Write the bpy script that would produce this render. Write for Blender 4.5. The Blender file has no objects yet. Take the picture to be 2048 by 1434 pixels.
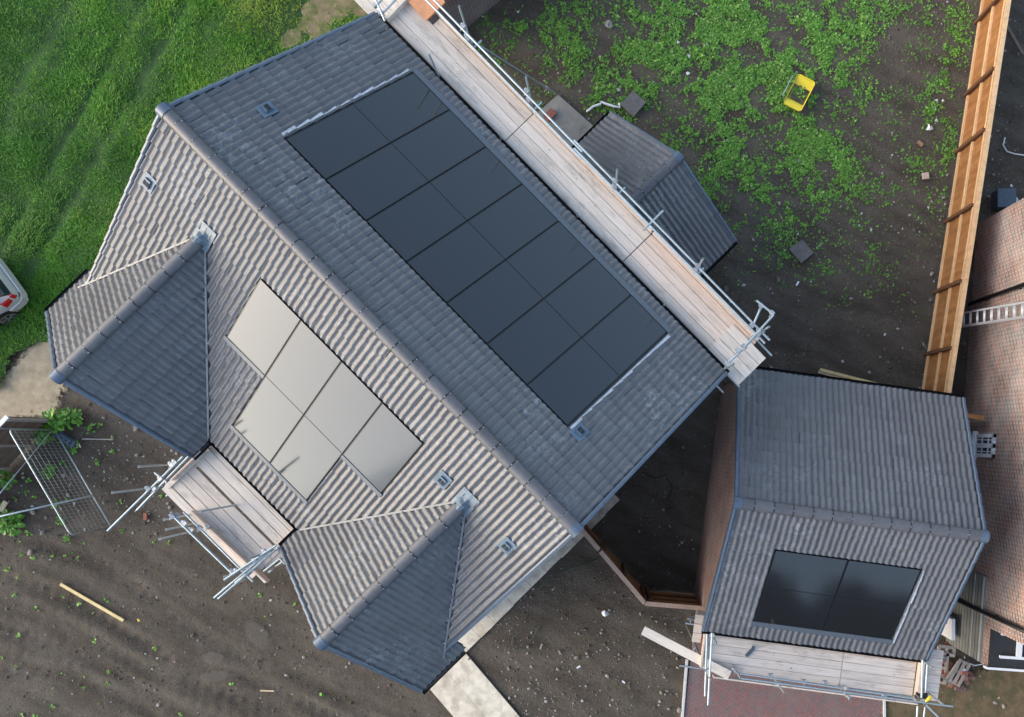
import bpy, bmesh, math, random
import numpy as np
from mathutils import Vector, Matrix
random.seed(7); RNG = np.random.default_rng(7)
scene = bpy.context.scene
COL = scene.collection

# ------------------------------------------------------------------ camera
CAM_H, FOC, NX, NY, PX0, PY0 = 23.4, 1600.08, 1199.138, 872.629, 1229.806, 862.514
_dn = np.array([(NX - PX0) / FOC, -(NY - PY0) / FOC, -1.0]); _dn /= np.linalg.norm(_dn)
_z = -_dn; _y = np.array([0, 1.0, 0]); _y -= _z * (_y @ _z); _y /= np.linalg.norm(_y)
BAS = np.array([np.cross(_y, _z), _y, _z])          # rows: world axes in camera coordinates
cd = bpy.data.cameras.new("camera"); cam = bpy.data.objects.new("camera", cd); COL.objects.link(cam)
M = Matrix.Identity(4)
for i in range(3):
    for j in range(3): M[i][j] = BAS[i][j]
M[2][3] = CAM_H
cam.matrix_world = M
cd.sensor_width = 36; cd.lens = FOC / 2048 * 36
cd.shift_x = -(PX0 - 1024) / 2048; cd.shift_y = (PY0 - 717) / 2048
cd.clip_start = 0.5; cd.clip_end = 6000
scene.camera = cam

# ------------------------------------------------------------------ world and sun
SUN_AZ, SUN_EL = math.radians(183), math.radians(22)      # direction the light comes from (from +X, counter-clockwise)
w = bpy.data.worlds.new("World"); scene.world = w; w.use_nodes = True
nt = w.node_tree; bg = nt.nodes["Background"]
sky = nt.nodes.new("ShaderNodeTexSky"); sky.sky_type = 'NISHITA'; sky.sun_disc = False
sky.sun_elevation = SUN_EL; sky.sun_rotation = math.radians(90) - SUN_AZ
sky.air_density = 1.2; sky.dust_density = 1.8; sky.ozone_density = 1.5; sky.altitude = 50
hs = nt.nodes.new('ShaderNodeHueSaturation'); hs.inputs['Saturation'].default_value = 0.92; nt.links.new(sky.outputs[0], hs.inputs['Color']); nt.links.new(hs.outputs[0], bg.inputs[0]); bg.inputs[1].default_value = 0.15
sd = bpy.data.lights.new("sun", 'SUN'); sun = bpy.data.objects.new("sun", sd); COL.objects.link(sun)
sd.energy = 1.0; sd.angle = math.radians(62); sd.color = (1.0, 0.93, 0.84)
_l = Vector((math.cos(SUN_AZ) * math.cos(SUN_EL), math.sin(SUN_AZ) * math.cos(SUN_EL), math.sin(SUN_EL)))
sun.rotation_euler = _l.to_track_quat('Z', 'Y').to_euler(); sun.location = _l * 60
scene.view_settings.view_transform = 'Standard'; scene.view_settings.look = 'None'
scene.view_settings.exposure = 1.5; scene.view_settings.gamma = 1

# ------------------------------------------------------------------ helpers
def at(x, y, z=0.0):
    """point of the place at height z that the photograph shows at pixel x, y"""
    c = np.array([(x - PX0) / FOC, (PY0 - y) / FOC, -1.0]); d = BAS @ c
    return Vector(np.array([0, 0, CAM_H]) + d * ((z - CAM_H) / d[2]))
def pix(P):
    D = np.atleast_2d(P) - np.array([0, 0, CAM_H]); c = D @ BAS
    return PX0 + FOC * c[:, 0] / -c[:, 2], PY0 - FOC * c[:, 1] / -c[:, 2]
def frame(th, cx, cy):
    U = Vector((math.cos(th), math.sin(th), 0)); V = Vector((-math.sin(th), math.cos(th), 0)); O = Vector((cx, cy, 0))
    return U, V, lambda u, v, z=0.0: O + U * u + V * v + Vector((0, 0, z))
HU, HV, HP = frame(-0.795, -8.3351, 6.244)
GU, GV, GP = frame(-0.1364, 3.0681, -1.4955)
Z = Vector((0, 0, 1))

def tag(o, label=None, cat=None, group=None, kind=None):
    if label: o['label'] = label
    if cat: o['category'] = cat
    if group: o['group'] = group
    if kind: o['kind'] = kind
    return o
def thing(name, loc, label, cat, group=None):
    o = bpy.data.objects.new(name, None); COL.objects.link(o); o.location = loc
    o.empty_display_size = 0.2
    return tag(o, label, cat, group)
def wloc(o):
    p = Vector((0, 0, 0))
    while o: p = p + o.location; o = o.parent
    return p

class MB:
    def __init__(s): s.v = []; s.f = []; s.m = []; s.r = []; s.uv = {}; s.sm = []
    def face(s, pts, m=0, r=None, uv=None, sm=False):
        n = len(s.v); s.v += [tuple(p) for p in pts]; s.f.append(tuple(range(n, n + len(pts)))); s.m.append(m)
        s.r.append(random.random() if r is None else r); s.sm.append(sm)
        if uv: s.uv[len(s.f) - 1] = uv
    def hexa(s, p, m=0, r=None):
        r = random.random() if r is None else r; n = len(s.v); s.v += [tuple(q) for q in p]
        for q in ((3, 2, 1, 0), (4, 5, 6, 7), (0, 1, 5, 4), (1, 2, 6, 5), (2, 3, 7, 6), (3, 0, 4, 7)):
            s.f.append(tuple(n + i for i in q)); s.m.append(m); s.r.append(r); s.sm.append(False)
    def box(s, c, ax, ay, az, m=0, r=None):
        c = Vector(c); s.hexa([c - ax - ay - az, c + ax - ay - az, c + ax + ay - az, c - ax + ay - az,
                               c - ax - ay + az, c + ax - ay + az, c + ax + ay + az, c - ax + ay + az], m, r)
    def bar(s, p, q, wd, ht, up=Z, m=0, r=None):
        p = Vector(p); q = Vector(q); d = (q - p); L = d.length; d.normalize()
        a = d.cross(up)
        if a.length < 1e-4: a = d.cross(Vector((1, 0, 0)))
        a.normalize(); b = a.cross(d).normalized()
        s.box((p + q) / 2, d * L / 2, a * wd / 2, b * ht / 2, m, r)
    def tube(s, p, q, rad, n=8, m=0, r=None, caps=True, hollow=False):
        r = random.random() if r is None else r
        p = Vector(p); q = Vector(q); d = (q - p).normalized(); a = d.orthogonal().normalized(); b = d.cross(a); k = len(s.v)
        for c in (p, q):
            for i in range(n):
                t = 2 * math.pi * i / n; s.v.append(tuple(c + a * math.cos(t) * rad + b * math.sin(t) * rad))
        for i in range(n):
            j = (i + 1) % n; s.f.append((k + i, k + j, k + n + j, k + n + i)); s.m.append(m); s.r.append(r); s.sm.append(True)
        if caps:
            if hollow:                                     # open tube end: dark bore
                for c, sg in ((p, -1), (q, 1)):
                    base = len(s.v)
                    for rr, off in ((rad, 0), (rad * .72, 0), (rad * .72, -0.05)):
                        for i in range(n):
                            t = 2 * math.pi * i / n; s.v.append(tuple(c + d * sg * off + a * math.cos(t) * rr + b * math.sin(t) * rr))
                    for ring in (0, 1):
                        for i in range(n):
                            j = (i + 1) % n; o = base + ring * n
                            f = (o + i, o + j, o + n + j, o + n + i)
                            s.f.append(f if sg < 0 else f[::-1]); s.m.append(m); s.r.append(r); s.sm.append(False)
                    s.f.append(tuple(base + 2 * n + i for i in range(n))); s.m.append(hollow); s.r.append(r); s.sm.append(False)
            else:
                s.f.append(tuple(k + i for i in range(n))[::-1]); s.m.append(m); s.r.append(r); s.sm.append(False)
                s.f.append(tuple(k + n + i for i in range(n))); s.m.append(m); s.r.append(r); s.sm.append(False)
    def path(s, pts, rad, n=6, m=0, r=None):
        r = random.random() if r is None else r
        pts = [Vector(p) for p in pts]; k = len(s.v); N = len(pts)
        for i, p in enumerate(pts):
            d = (pts[min(i + 1, N - 1)] - pts[max(i - 1, 0)]).normalized()
            a = d.cross(Z); a = a.normalized() if a.length > 1e-3 else d.orthogonal().normalized(); b = d.cross(a)
            for j in range(n):
                t = 2 * math.pi * j / n; s.v.append(tuple(p + a * math.cos(t) * rad + b * math.sin(t) * rad))
        for i in range(N - 1):
            for j in range(n):
                jj = (j + 1) % n
                s.f.append((k + i * n + j, k + i * n + jj, k + (i + 1) * n + jj, k + (i + 1) * n + j)); s.m.append(m); s.r.append(r); s.sm.append(True)
        s.f.append(tuple(k + j for j in range(n))[::-1]); s.m.append(m); s.r.append(r); s.sm.append(False)
        s.f.append(tuple(k + (N - 1) * n + j for j in range(n))); s.m.append(m); s.r.append(r); s.sm.append(False)
    def prism(s, pts, dz, m=0, r=None):
        r = random.random() if r is None else r; pts = [Vector(p) for p in pts]; n = len(pts)
        s.face([p + Z * dz for p in pts], m, r); s.face(pts[::-1], m, r)
        for i in range(n):
            j = (i + 1) % n; s.face([pts[i], pts[j], pts[j] + Z * dz, pts[i] + Z * dz], m, r)
    def wall(s, p, q, z0, z1, m=0, u0=0):
        p = Vector(p); q = Vector(q); L = (q - p).length
        s.face([Vector((p.x, p.y, z0)), Vector((q.x, q.y, z0)), Vector((q.x, q.y, z1)), Vector((p.x, p.y, z1))], m, 0.5,
               [(u0, z0), (u0 + L, z0), (u0 + L, z1), (u0, z1)])
    def build(s, name, mats, parent=None, loc=None):
        if parent is not None: o0 = wloc(parent)
        elif loc is not None: o0 = Vector(loc)
        else:
            a = np.array(s.v); o0 = Vector(((a[:, 0].min() + a[:, 0].max()) / 2, (a[:, 1].min() + a[:, 1].max()) / 2, a[:, 2].min()))
        me = bpy.data.meshes.new(name)
        me.from_pydata([tuple(Vector(p) - o0) for p in s.v], [], s.f)
        for mt in (mats if isinstance(mats, (list, tuple)) else [mats]): me.materials.append(mt)
        me.polygons.foreach_set('material_index', s.m); me.polygons.foreach_set('use_smooth', s.sm)
        at_ = me.attributes.new('rnd', 'FLOAT', 'FACE'); at_.data.foreach_set('value', s.r)
        if s.uv:
            ul = me.uv_layers.new(name='UVMap')
            for fi, uv in s.uv.items():
                p = me.polygons[fi]
                for k, li in enumerate(p.loop_indices): ul.data[li].uv = uv[k]
        me.update()
        o = bpy.data.objects.new(name, me); COL.objects.link(o)
        if parent is not None: o.parent = parent
        else: o.location = o0
        return o

def np_mesh(name, V, F, mats, rnd=None, smooth=False, kind=None, mi=None):
    """numpy mesh: V (n,3), F (m,k)"""
    me = bpy.data.meshes.new(name); V = np.asarray(V, np.float32); F = np.asarray(F, np.int32); k = F.shape[1]
    me.vertices.add(len(V)); me.vertices.foreach_set('co', V.ravel())
    me.loops.add(F.size); me.loops.foreach_set('vertex_index', F.ravel())
    me.polygons.add(len(F)); me.polygons.foreach_set('loop_start', np.arange(0, F.size, k, dtype=np.int32))
    me.polygons.foreach_set('use_smooth', np.full(len(F), smooth))
    for m in (mats if isinstance(mats, (list, tuple)) else [mats]): me.materials.append(m)
    if mi is not None: me.polygons.foreach_set('material_index', np.asarray(mi, np.int32))
    if rnd is not None:
        a = me.attributes.new('rnd', 'FLOAT', 'FACE'); a.data.foreach_set('value', np.asarray(rnd, np.float32))
    me.update(calc_edges=True); me.validate()
    o = bpy.data.objects.new(name, me); COL.objects.link(o)
    if kind: o['kind'] = kind
    return o

# numpy value noise
def vnoise(x, y, seed=0):
    xi = np.floor(x).astype(np.int64); yi = np.floor(y).astype(np.int64); fx = x - xi; fy = y - yi
    fx = fx * fx * (3 - 2 * fx); fy = fy * fy * (3 - 2 * fy)
    def h(a, b):
        n = (a * 374761393 + b * 668265263 + seed * 974634777) & 0xffffffff
        n = ((n ^ (n >> 13)) * 1274126177) & 0xffffffff
        return ((n ^ (n >> 16)) & 0xffff) / 65535.0
    return (h(xi, yi) * (1 - fx) + h(xi + 1, yi) * fx) * (1 - fy) + (h(xi, yi + 1) * (1 - fx) + h(xi + 1, yi + 1) * fx) * fy
def fbm(x, y, seed=0, o=4):
    s = 0; a = 0.5
    for k in range(o): s = s + a * vnoise(x * 2 ** k, y * 2 ** k, seed + k * 17); a *= 0.5
    return s / (1 - 0.5 ** o)
def inpoly(x, y, poly):
    r = np.zeros(x.shape, bool); n = len(poly)
    for i in range(n):
        x1, y1 = poly[i]; x2, y2 = poly[(i + 1) % n]
        c = ((y1 > y) != (y2 > y)) & (x < (x2 - x1) * (y - y1) / (y2 - y1 + 1e-12) + x1); r ^= c
    return r

# ------------------------------------------------------------------ materials
def new_mat(name):
    m = bpy.data.materials.new(name); m.use_nodes = True; n = m.node_tree.nodes
    return m, m.node_tree, n['Principled BSDF']
def N(nt, t, **kw):
    n = nt.nodes.new(t)
    for k, v in kw.items(): setattr(n, k, v)
    return n
def mixc(nt, f, a, b, mode='MIX'):
    n = N(nt, 'ShaderNodeMix', data_type='RGBA', blend_type=mode)
    for s, v in ((0, f), (6, a), (7, b)):
        if hasattr(v, 'is_output'): nt.links.new(v, n.inputs[s])
        elif isinstance(v, (int, float)): n.inputs[s].default_value = v
        else: n.inputs[s].default_value = (*v, 1)
    return n.outputs[2]
def math_(nt, op, a, b=0.0, clamp=False):
    n = N(nt, 'ShaderNodeMath', operation=op, use_clamp=clamp)
    for s, v in ((0, a), (1, b)):
        if hasattr(v, 'is_output'): nt.links.new(v, n.inputs[s])
        else: n.inputs[s].default_value = v
    return n.outputs[0]
def ramp(nt, v, a, b):
    n = N(nt, 'ShaderNodeMapRange'); nt.links.new(v, n.inputs[0]); n.inputs[1].default_value = a; n.inputs[2].default_value = b
    return n.outputs[0]
def noise(nt, scale, detail=4, coord='Object', rough=0.6, dist=0.0):
    tc = N(nt, 'ShaderNodeTexCoord'); n = N(nt, 'ShaderNodeTexNoise'); n.inputs['Scale'].default_value = scale
    n.inputs['Detail'].default_value = detail; n.inputs['Roughness'].default_value = rough; n.inputs['Distortion'].default_value = dist
    nt.links.new(tc.outputs[coord], n.inputs['Vector']); return n.outputs['Fac']
def attr(nt, name='rnd'):
    return N(nt, 'ShaderNodeAttribute', attribute_name=name).outputs['Fac']
def bump(nt, b, h, strength, dist=0.01):
    n = N(nt, 'ShaderNodeBump'); n.inputs['Strength'].default_value = strength; n.inputs['Distance'].default_value = dist
    nt.links.new(h, n.inputs['Height']); nt.links.new(n.outputs[0], b.inputs['Normal'])
def mat(name, A, B=None, rough=0.6, metal=0.0, ns=None, na=0.3, bs=None, bstr=0.3, spec=0.5, detail=4, stain=None, stain_sc=1.5, stain_t=(0.55, 0.75)):
    m, nt, b = new_mat(name)
    c = mixc(nt, attr(nt), A, B if B else A)
    if ns:
        f = noise(nt, ns, detail); g = ramp(nt, f, 0.25, 0.75)
        c = mixc(nt, na, c, mixc(nt, g, tuple(x * 0.35 for x in A), tuple(min(1, x * 1.7) for x in A)))
    if stain:
        g = ramp(nt, noise(nt, stain_sc, 6), *stain_t); c = mixc(nt, math_(nt, 'MULTIPLY', g, 0.75), c, stain)
    nt.links.new(c, b.inputs['Base Color'])
    b.inputs['Roughness'].default_value = rough; b.inputs['Metallic'].default_value = metal; b.inputs['Specular IOR Level'].default_value = spec
    if bs: bump(nt, b, noise(nt, bs, 5), bstr)
    return m

def board_mat(name, A, B, ang, stain, st=(0.52, 0.70)):
    m, nt, b = new_mat(name); tc = N(nt, 'ShaderNodeTexCoord')
    mp0 = N(nt, 'ShaderNodeMapping'); mp0.inputs['Rotation'].default_value = (0, 0, -ang); nt.links.new(tc.outputs['Object'], mp0.inputs[0])
    mp = N(nt, 'ShaderNodeMapping'); mp.inputs['Scale'].default_value = (1.0, 22, 6); nt.links.new(mp0.outputs[0], mp.inputs[0])
    n1 = N(nt, 'ShaderNodeTexNoise'); n1.inputs['Scale'].default_value = 1.6; n1.inputs['Detail'].default_value = 6; n1.inputs['Roughness'].default_value = .7; nt.links.new(mp.outputs[0], n1.inputs['Vector'])
    c = mixc(nt, attr(nt), A, B); g = ramp(nt, n1.outputs['Fac'], .3, .7)
    c = mixc(nt, .38, c, mixc(nt, g, tuple(x * .5 for x in A), tuple(min(1, x * 1.35) for x in B)))
    mp2 = N(nt, 'ShaderNodeMapping'); mp2.inputs['Scale'].default_value = (1.0, 2.6, 1); nt.links.new(mp0.outputs[0], mp2.inputs[0])
    n2 = N(nt, 'ShaderNodeTexNoise'); n2.inputs['Scale'].default_value = 1.5; n2.inputs['Detail'].default_value = 7; n2.inputs['Roughness'].default_value = .7; nt.links.new(mp2.outputs[0], n2.inputs['Vector'])
    c = mixc(nt, math_(nt, 'MULTIPLY', ramp(nt, n2.outputs['Fac'], *st), .7), c, stain)
    sp = ramp(nt, noise(nt, 9, 3), .70, .74); c = mixc(nt, math_(nt, 'MULTIPLY', sp, .75), c, tuple(x * .35 for x in stain))
    nt.links.new(c, b.inputs['Base Color']); b.inputs['Roughness'].default_value = .8; b.inputs['Specular IOR Level'].default_value = .25
    bump(nt, b, n1.outputs['Fac'], .35, .004); return m

def brick_mat(name, c1, c2, c3, mortar, sc=1.0, dirt=0.35, ms=.009):
    m, nt, b = new_mat(name)
    uv = N(nt, 'ShaderNodeUVMap'); bt = N(nt, 'ShaderNodeTexBrick')
    nt.links.new(uv.outputs[0], bt.inputs['Vector'])
    bt.inputs['Scale'].default_value = sc; bt.inputs['Brick Width'].default_value = 0.225; bt.inputs['Row Height'].default_value = 0.075
    bt.inputs['Mortar Size'].default_value = ms; bt.inputs['Mortar Smooth'].default_value = 0.2; bt.inputs['Bias'].default_value = 0.0
    bt.inputs['Color1'].default_value = (*c1, 1); bt.inputs['Color2'].default_value = (*c2, 1); bt.inputs['Mortar'].default_value = (*mortar, 1)
    # second, offset brick lookup gives a third brick tone on whole bricks
    bt2 = N(nt, 'ShaderNodeTexBrick'); mp = N(nt, 'ShaderNodeMapping'); mp.inputs['Location'].default_value = (0.225 * 40, 0.075 * 36, 0)
    nt.links.new(uv.outputs[0], mp.inputs[0]); nt.links.new(mp.outputs[0], bt2.inputs['Vector'])
    for k in ('Scale', 'Brick Width', 'Row Height', 'Mortar Size'): bt2.inputs[k].default_value = bt.inputs[k].default_value
    bt2.inputs['Color1'].default_value = (0, 0, 0, 1); bt2.inputs['Color2'].default_value = (1, 1, 1, 1); bt2.inputs['Mortar'].default_value = (0, 0, 0, 1)
    c = mixc(nt, math_(nt, 'MULTIPLY', ramp(nt, bt2.outputs['Color'], 0.55, 0.75), math_(nt, 'SUBTRACT', 1.0, bt.outputs['Fac'])), bt.outputs['Color'], c3)
    g = ramp(nt, noise(nt, 0.9, 5), 0.35, 0.7)
    c = mixc(nt, dirt, c, mixc(nt, g, tuple(x * 0.4 for x in c1), tuple(min(1, x * 1.5 + .05) for x in mortar)))
    nt.links.new(c, b.inputs['Base Color']); b.inputs['Roughness'].default_value = 0.85
    bump(nt, b, math_(nt, 'ADD', math_(nt, 'MULTIPLY', bt.outputs['Fac'], -1.0), math_(nt, 'MULTIPLY', noise(nt, 60, 3), 0.4)), 0.5, 0.008)
    return m

def tile_mat():
    m, nt, b = new_mat('concrete_roof_tile')
    r = attr(nt)
    c = mixc(nt, r, (0.086, 0.085, 0.090), (0.106, 0.105, 0.110))
    f = noise(nt, 14, 5); c = mixc(nt, 0.22, c, mixc(nt, ramp(nt, f, 0.3, 0.7), (0.066, 0.065, 0.069), (0.16, 0.157, 0.162)))
    # pale cement dust and scuffs left by the roofers
    d = math_(nt, 'MULTIPLY', ramp(nt, noise(nt, 0.6, 3), 0.46, 0.66), ramp(nt, noise(nt, 6.0, 7, dist=1.5), 0.48, 0.7))
    c = mixc(nt, math_(nt, 'MULTIPLY', d, 0.55), c, (0.34, 0.35, 0.37))
    s = ramp(nt, noise(nt, 34, 2), 0.74, 0.78); c = mixc(nt, math_(nt, 'MULTIPLY', s, 0.7), c, (0.5, 0.5, 0.5))
    nt.links.new(c, b.inputs['Base Color']); b.inputs['Roughness'].default_value = 0.45; b.inputs['Specular IOR Level'].default_value = 0.55
    bump(nt, b, noise(nt, 90, 4), 0.25, 0.004)
    return m

def glass_mat():
    m, nt, b = new_mat('solar_glass')
    tc = N(nt, 'ShaderNodeUVMap'); sx = N(nt, 'ShaderNodeSeparateXYZ'); nt.links.new(tc.outputs[0], sx.inputs[0])
    def line(s, k, wd):
        fr = math_(nt, 'FRACT', math_(nt, 'MULTIPLY', s, k)); return math_(nt, 'LESS_THAN', math_(nt, 'ABSOLUTE', math_(nt, 'SUBTRACT', fr, 0.5)), wd)
    g = math_(nt, 'MAXIMUM', line(sx.outputs[0], 6, 0.012), line(sx.outputs[1], 12, 0.02))
    g2 = line(sx.outputs[0], 60, 0.12)
    c = mixc(nt, g, (0.015, 0.016, 0.018), (0.008, 0.009, 0.011))
    c = mixc(nt, math_(nt, 'MULTIPLY', g2, 0.35), c, (0.031, 0.033, 0.037))
    nt.links.new(c, b.inputs['Base Color']); b.inputs['Roughness'].default_value = 0.10; b.inputs['IOR'].default_value = 1.62; b.inputs['Specular Tint'].default_value = (0.97, 0.98, 1.0, 1)
    nt.links.new(math_(nt, 'ADD', math_(nt, 'MULTIPLY', noise(nt, 3, 4), 0.06), 0.06), b.inputs['Roughness'])
    return m

def ground_mat():
    m, nt, b = new_mat('site_soil')
    tc = N(nt, 'ShaderNodeTexCoord'); sp = N(nt, 'ShaderNodeSeparateXYZ'); nt.links.new(tc.outputs['Object'], sp.inputs[0])
    big = ramp(nt, noise(nt, 0.35, 5), 0.32, 0.68); mid = ramp(nt, noise(nt, 2.2, 7, rough=0.7), 0.3, 0.7); fine = ramp(nt, noise(nt, 26, 8, rough=0.85), 0.34, 0.66)
    c = mixc(nt, big, (0.098, 0.073, 0.053), (0.142, 0.108, 0.080))
    c = mixc(nt, 0.6, c, mixc(nt, mid, (0.036, 0.026, 0.019), (0.185, 0.150, 0.118)))
    c = mixc(nt, 0.6, c, mixc(nt, fine, (0.022, 0.019, 0.013), (0.22, 0.180, 0.141)))
    # grit: small pale stones
    vo = N(nt, 'ShaderNodeTexVoronoi'); vo.inputs['Scale'].default_value = 17; nt.links.new(tc.outputs['Object'], vo.inputs['Vector'])
    sc = N(nt, 'ShaderNodeSeparateColor'); nt.links.new(vo.outputs['Color'], sc.inputs[0])
    g = math_(nt, 'MULTIPLY', math_(nt, 'GREATER_THAN', sc.outputs[0], 0.86), math_(nt, 'LESS_THAN', vo.outputs['Distance'], 0.24))
    c = mixc(nt, math_(nt, 'MULTIPLY', g, 0.75), c, mixc(nt, sc.outputs[1], (0.14, 0.125, 0.11), (0.36, 0.34, 0.31)))
    # dirt ruts, made of long stretched noise
    mp0 = N(nt, 'ShaderNodeMapping'); mp0.inputs['Rotation'].default_value = (0, 0, math.radians(27)); nt.links.new(tc.outputs['Object'], mp0.inputs[0])
    mp = N(nt, 'ShaderNodeMapping'); mp.inputs['Scale'].default_value = (0.35, 1.2, 1); nt.links.new(mp0.outputs[0], mp.inputs[0]); n2 = N(nt, 'ShaderNodeTexNoise'); n2.inputs['Scale'].default_value = 1.6; n2.inputs['Detail'].default_value = 7
    nt.links.new(mp.outputs[0], n2.inputs['Vector'])
    c = mixc(nt, 0.36, c, mixc(nt, ramp(nt, n2.outputs['Fac'], 0.36, 0.64), (0.03, 0.024, 0.018), (0.175, 0.15, 0.122)))
    nt.links.new(c, b.inputs['Base Color']); b.inputs['Roughness'].default_value = 0.9; b.inputs['Specular IOR Level'].default_value = 0.25
    h = math_(nt, 'ADD', math_(nt, 'MULTIPLY', noise(nt, 7, 8, rough=0.75), 1.0), math_(nt, 'MULTIPLY', noise(nt, 24, 6, rough=.8), 0.6))
    bump(nt, b, h, 1.0, 0.10)
    return m

MT = {}
MT['tile'] = tile_mat(); MT['glass'] = glass_mat(); MT['soil'] = ground_mat()
MT['ridge'] = mat('ridge_tile', (0.092, 0.09, 0.096), (0.115, 0.112, 0.118), 0.45, ns=9, na=0.3, bs=70, bstr=0.15)
MT['deckboard'] = mat('roof_underlay', (0.02, 0.02, 0.022), rough=0.9)
MT['black'] = mat('black_plastic', (0.008, 0.008, 0.009), (0.012, 0.012, 0.013), 0.35)
MT['frame'] = mat('black_anodised', (0.010, 0.011, 0.013), rough=0.35, metal=0.0)
MT['tray'] = mat('panel_tray', (0.012, 0.013, 0.015), rough=0.5)
MT['apron'] = mat('grey_flashing', (0.075, 0.09, 0.11), (0.085, 0.10, 0.12), 0.35, ns=8, na=0.2)
MT['film'] = mat('blue_trim', (0.072, 0.10, 0.138), (0.09, 0.118, 0.158), 0.35, ns=12, na=0.25)
MT['lead'] = mat('lead_sheet', (0.13, 0.17, 0.20), (0.16, 0.20, 0.23), 0.5, ns=10, na=0.35, bs=15, bstr=0.4)
MT['valley'] = mat('valley_liner', (0.14, 0.15, 0.165), rough=0.45, ns=10, na=0.2)
MT['cutdust'] = mat('pale_cut_tile', (0.34, 0.36, 0.4), (0.55, 0.57, 0.6), 0.7, ns=16, na=0.6)
MT['clip'] = mat('ridge_clip', (0.3, 0.3, 0.31), rough=0.45, metal=0.4)
MT['brick_house'] = brick_mat('red_facing_brick', (0.30, 0.12, 0.075), (0.20, 0.085, 0.06), (0.09, 0.06, 0.055), (0.42, 0.38, 0.33))
MT['brick_garage'] = brick_mat('garage_brick', (0.27, 0.13, 0.10), (0.2, 0.10, 0.08), (0.13, 0.08, 0.07), (0.3, 0.25, 0.22), dirt=0.2)
MT['brick_dark'] = brick_mat('dark_brick', (0.13, 0.075, 0.075), (0.10, 0.062, 0.066), (0.16, 0.095, 0.085), (0.3, 0.28, 0.27), dirt=0.15)
MT['board'] = board_mat('scaffold_board', (0.56, 0.47, 0.395), (0.68, 0.59, 0.505), -0.795, (0.25, 0.222, 0.19))
MT['board2'] = board_mat('new_scaffold_board', (0.62, 0.47, 0.37), (0.70, 0.575, 0.48), -0.795, (0.42, 0.34, 0.28))
MT['board_g'] = board_mat('weathered_scaffold_board', (0.54, 0.46, 0.395), (0.65, 0.57, 0.50), -0.136, (0.26, 0.235, 0.205))
MT['board2_g'] = board_mat('pinkish_scaffold_board', (0.58, 0.43, 0.34), (0.66, 0.52, 0.43), -0.136, (0.38, 0.30, 0.25))
MT['steel'] = mat('galvanised_tube', (0.36, 0.42, 0.435), (0.50, 0.55, 0.565), 0.42, metal=0.55, ns=14, na=0.3)
MT['coupler'] = mat('scaffold_fitting', (0.30, 0.31, 0.32), (0.5, 0.5, 0.5), 0.5, metal=0.5)
MT['bore'] = mat('tube_bore', (0.006, 0.006, 0.006), rough=0.9)
MT['fence'] = mat('treated_timber', (0.26, 0.105, 0.03), (0.40, 0.18, 0.06), 0.75, ns=5, na=0.45, detail=7, bs=30, bstr=0.2)
MT['fencelight'] = mat('pale_rail_timber', (0.58, 0.36, 0.18), (0.66, 0.44, 0.25), 0.75, ns=8, na=0.3)
MT['post'] = mat('brown_post', (0.10, 0.042, 0.018), (0.14, 0.06, 0.025), 0.8, ns=10, na=0.3)
MT['fencepink'] = mat('pinkish_timber', (0.36, 0.24, 0.18), (0.42, 0.3, 0.23), 0.8, ns=8, na=0.3)
MT['oldfence'] = mat('weathered_timber', (0.13, 0.09, 0.065), (0.22, 0.165, 0.125), 0.85, ns=7, na=0.4)
MT['paletimber'] = mat('pale_batten', (0.62, 0.47, 0.28), (0.72, 0.6, 0.42), 0.75, ns=10, na=0.3)
MT['white'] = mat('white_plastic', (0.75, 0.76, 0.78), (0.8, 0.8, 0.8), 0.4, ns=12, na=0.1)
MT['winglass'] = mat('window_glass', (0.05, 0.065, 0.08), rough=0.06)
MT['greypanel'] = mat('grey_door', (0.20, 0.205, 0.19), (0.26, 0.26, 0.24), 0.42, ns=3, na=0.3)
MT['felt'] = mat('roof_felt', (0.025, 0.026, 0.028), (0.035, 0.036, 0.038), 0.85, ns=12, na=0.4, bs=60, bstr=0.3)
MT['sandstone'] = mat('sandstone_slab', (0.56, 0.49, 0.38), (0.68, 0.61, 0.50), 0.85, ns=5, na=0.4, detail=7, stain=(0.36, 0.30, 0.22), stain_sc=2.2, stain_t=(.48, .66), bs=30, bstr=0.3)
MT['concrete'] = mat('concrete_pad', (0.25, 0.235, 0.205), (0.29, 0.27, 0.24), 0.9, ns=5, na=0.35, stain=(0.1, 0.09, 0.075), stain_sc=2.4, bs=40, bstr=0.3)
MT['slab'] = mat('grey_slab', (0.115, 0.105, 0.10), (0.15, 0.14, 0.13), 0.9, ns=8, na=0.4, bs=40, bstr=0.4)
MT['sand'] = mat('sandy_track', (0.33, 0.27, 0.18), (0.36, 0.30, 0.21), 0.95, ns=3.5, na=0.45, detail=8, stain=(0.16, 0.13, 0.09), stain_sc=1.2, bs=22, bstr=0.8)
MT['puddle'] = mat('muddy_water', (0.13, 0.12, 0.095), rough=0.12, ns=2, na=0.15)
MT['stone'] = mat('field_stone', (0.18, 0.15, 0.125), (0.36, 0.32, 0.28), 0.9, ns=10, na=0.3)
MT['redbrick'] = mat('loose_brick', (0.30, 0.10, 0.07), (0.22, 0.09, 0.075), 0.85, ns=20, na=0.3)
MT['purplebrick'] = mat('plum_brick', (0.13, 0.075, 0.07), (0.22, 0.11, 0.095), 0.85, ns=20, na=0.3)
MT['yellow'] = mat('yellow_plastic', (0.80, 0.57, 0.02), (0.84, 0.62, 0.03), 0.35, ns=6, na=0.12)
MT['slate_blue'] = mat('dark_blue_plastic', (0.05, 0.075, 0.105), (0.06, 0.085, 0.115), 0.5, ns=10, na=0.3)
MT['carpaint'] = mat('silver_paint', (0.62, 0.63, 0.64), rough=0.28, metal=0.25)
MT['carglass'] = mat('car_glass', (0.02, 0.03, 0.035), rough=0.05)
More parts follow.
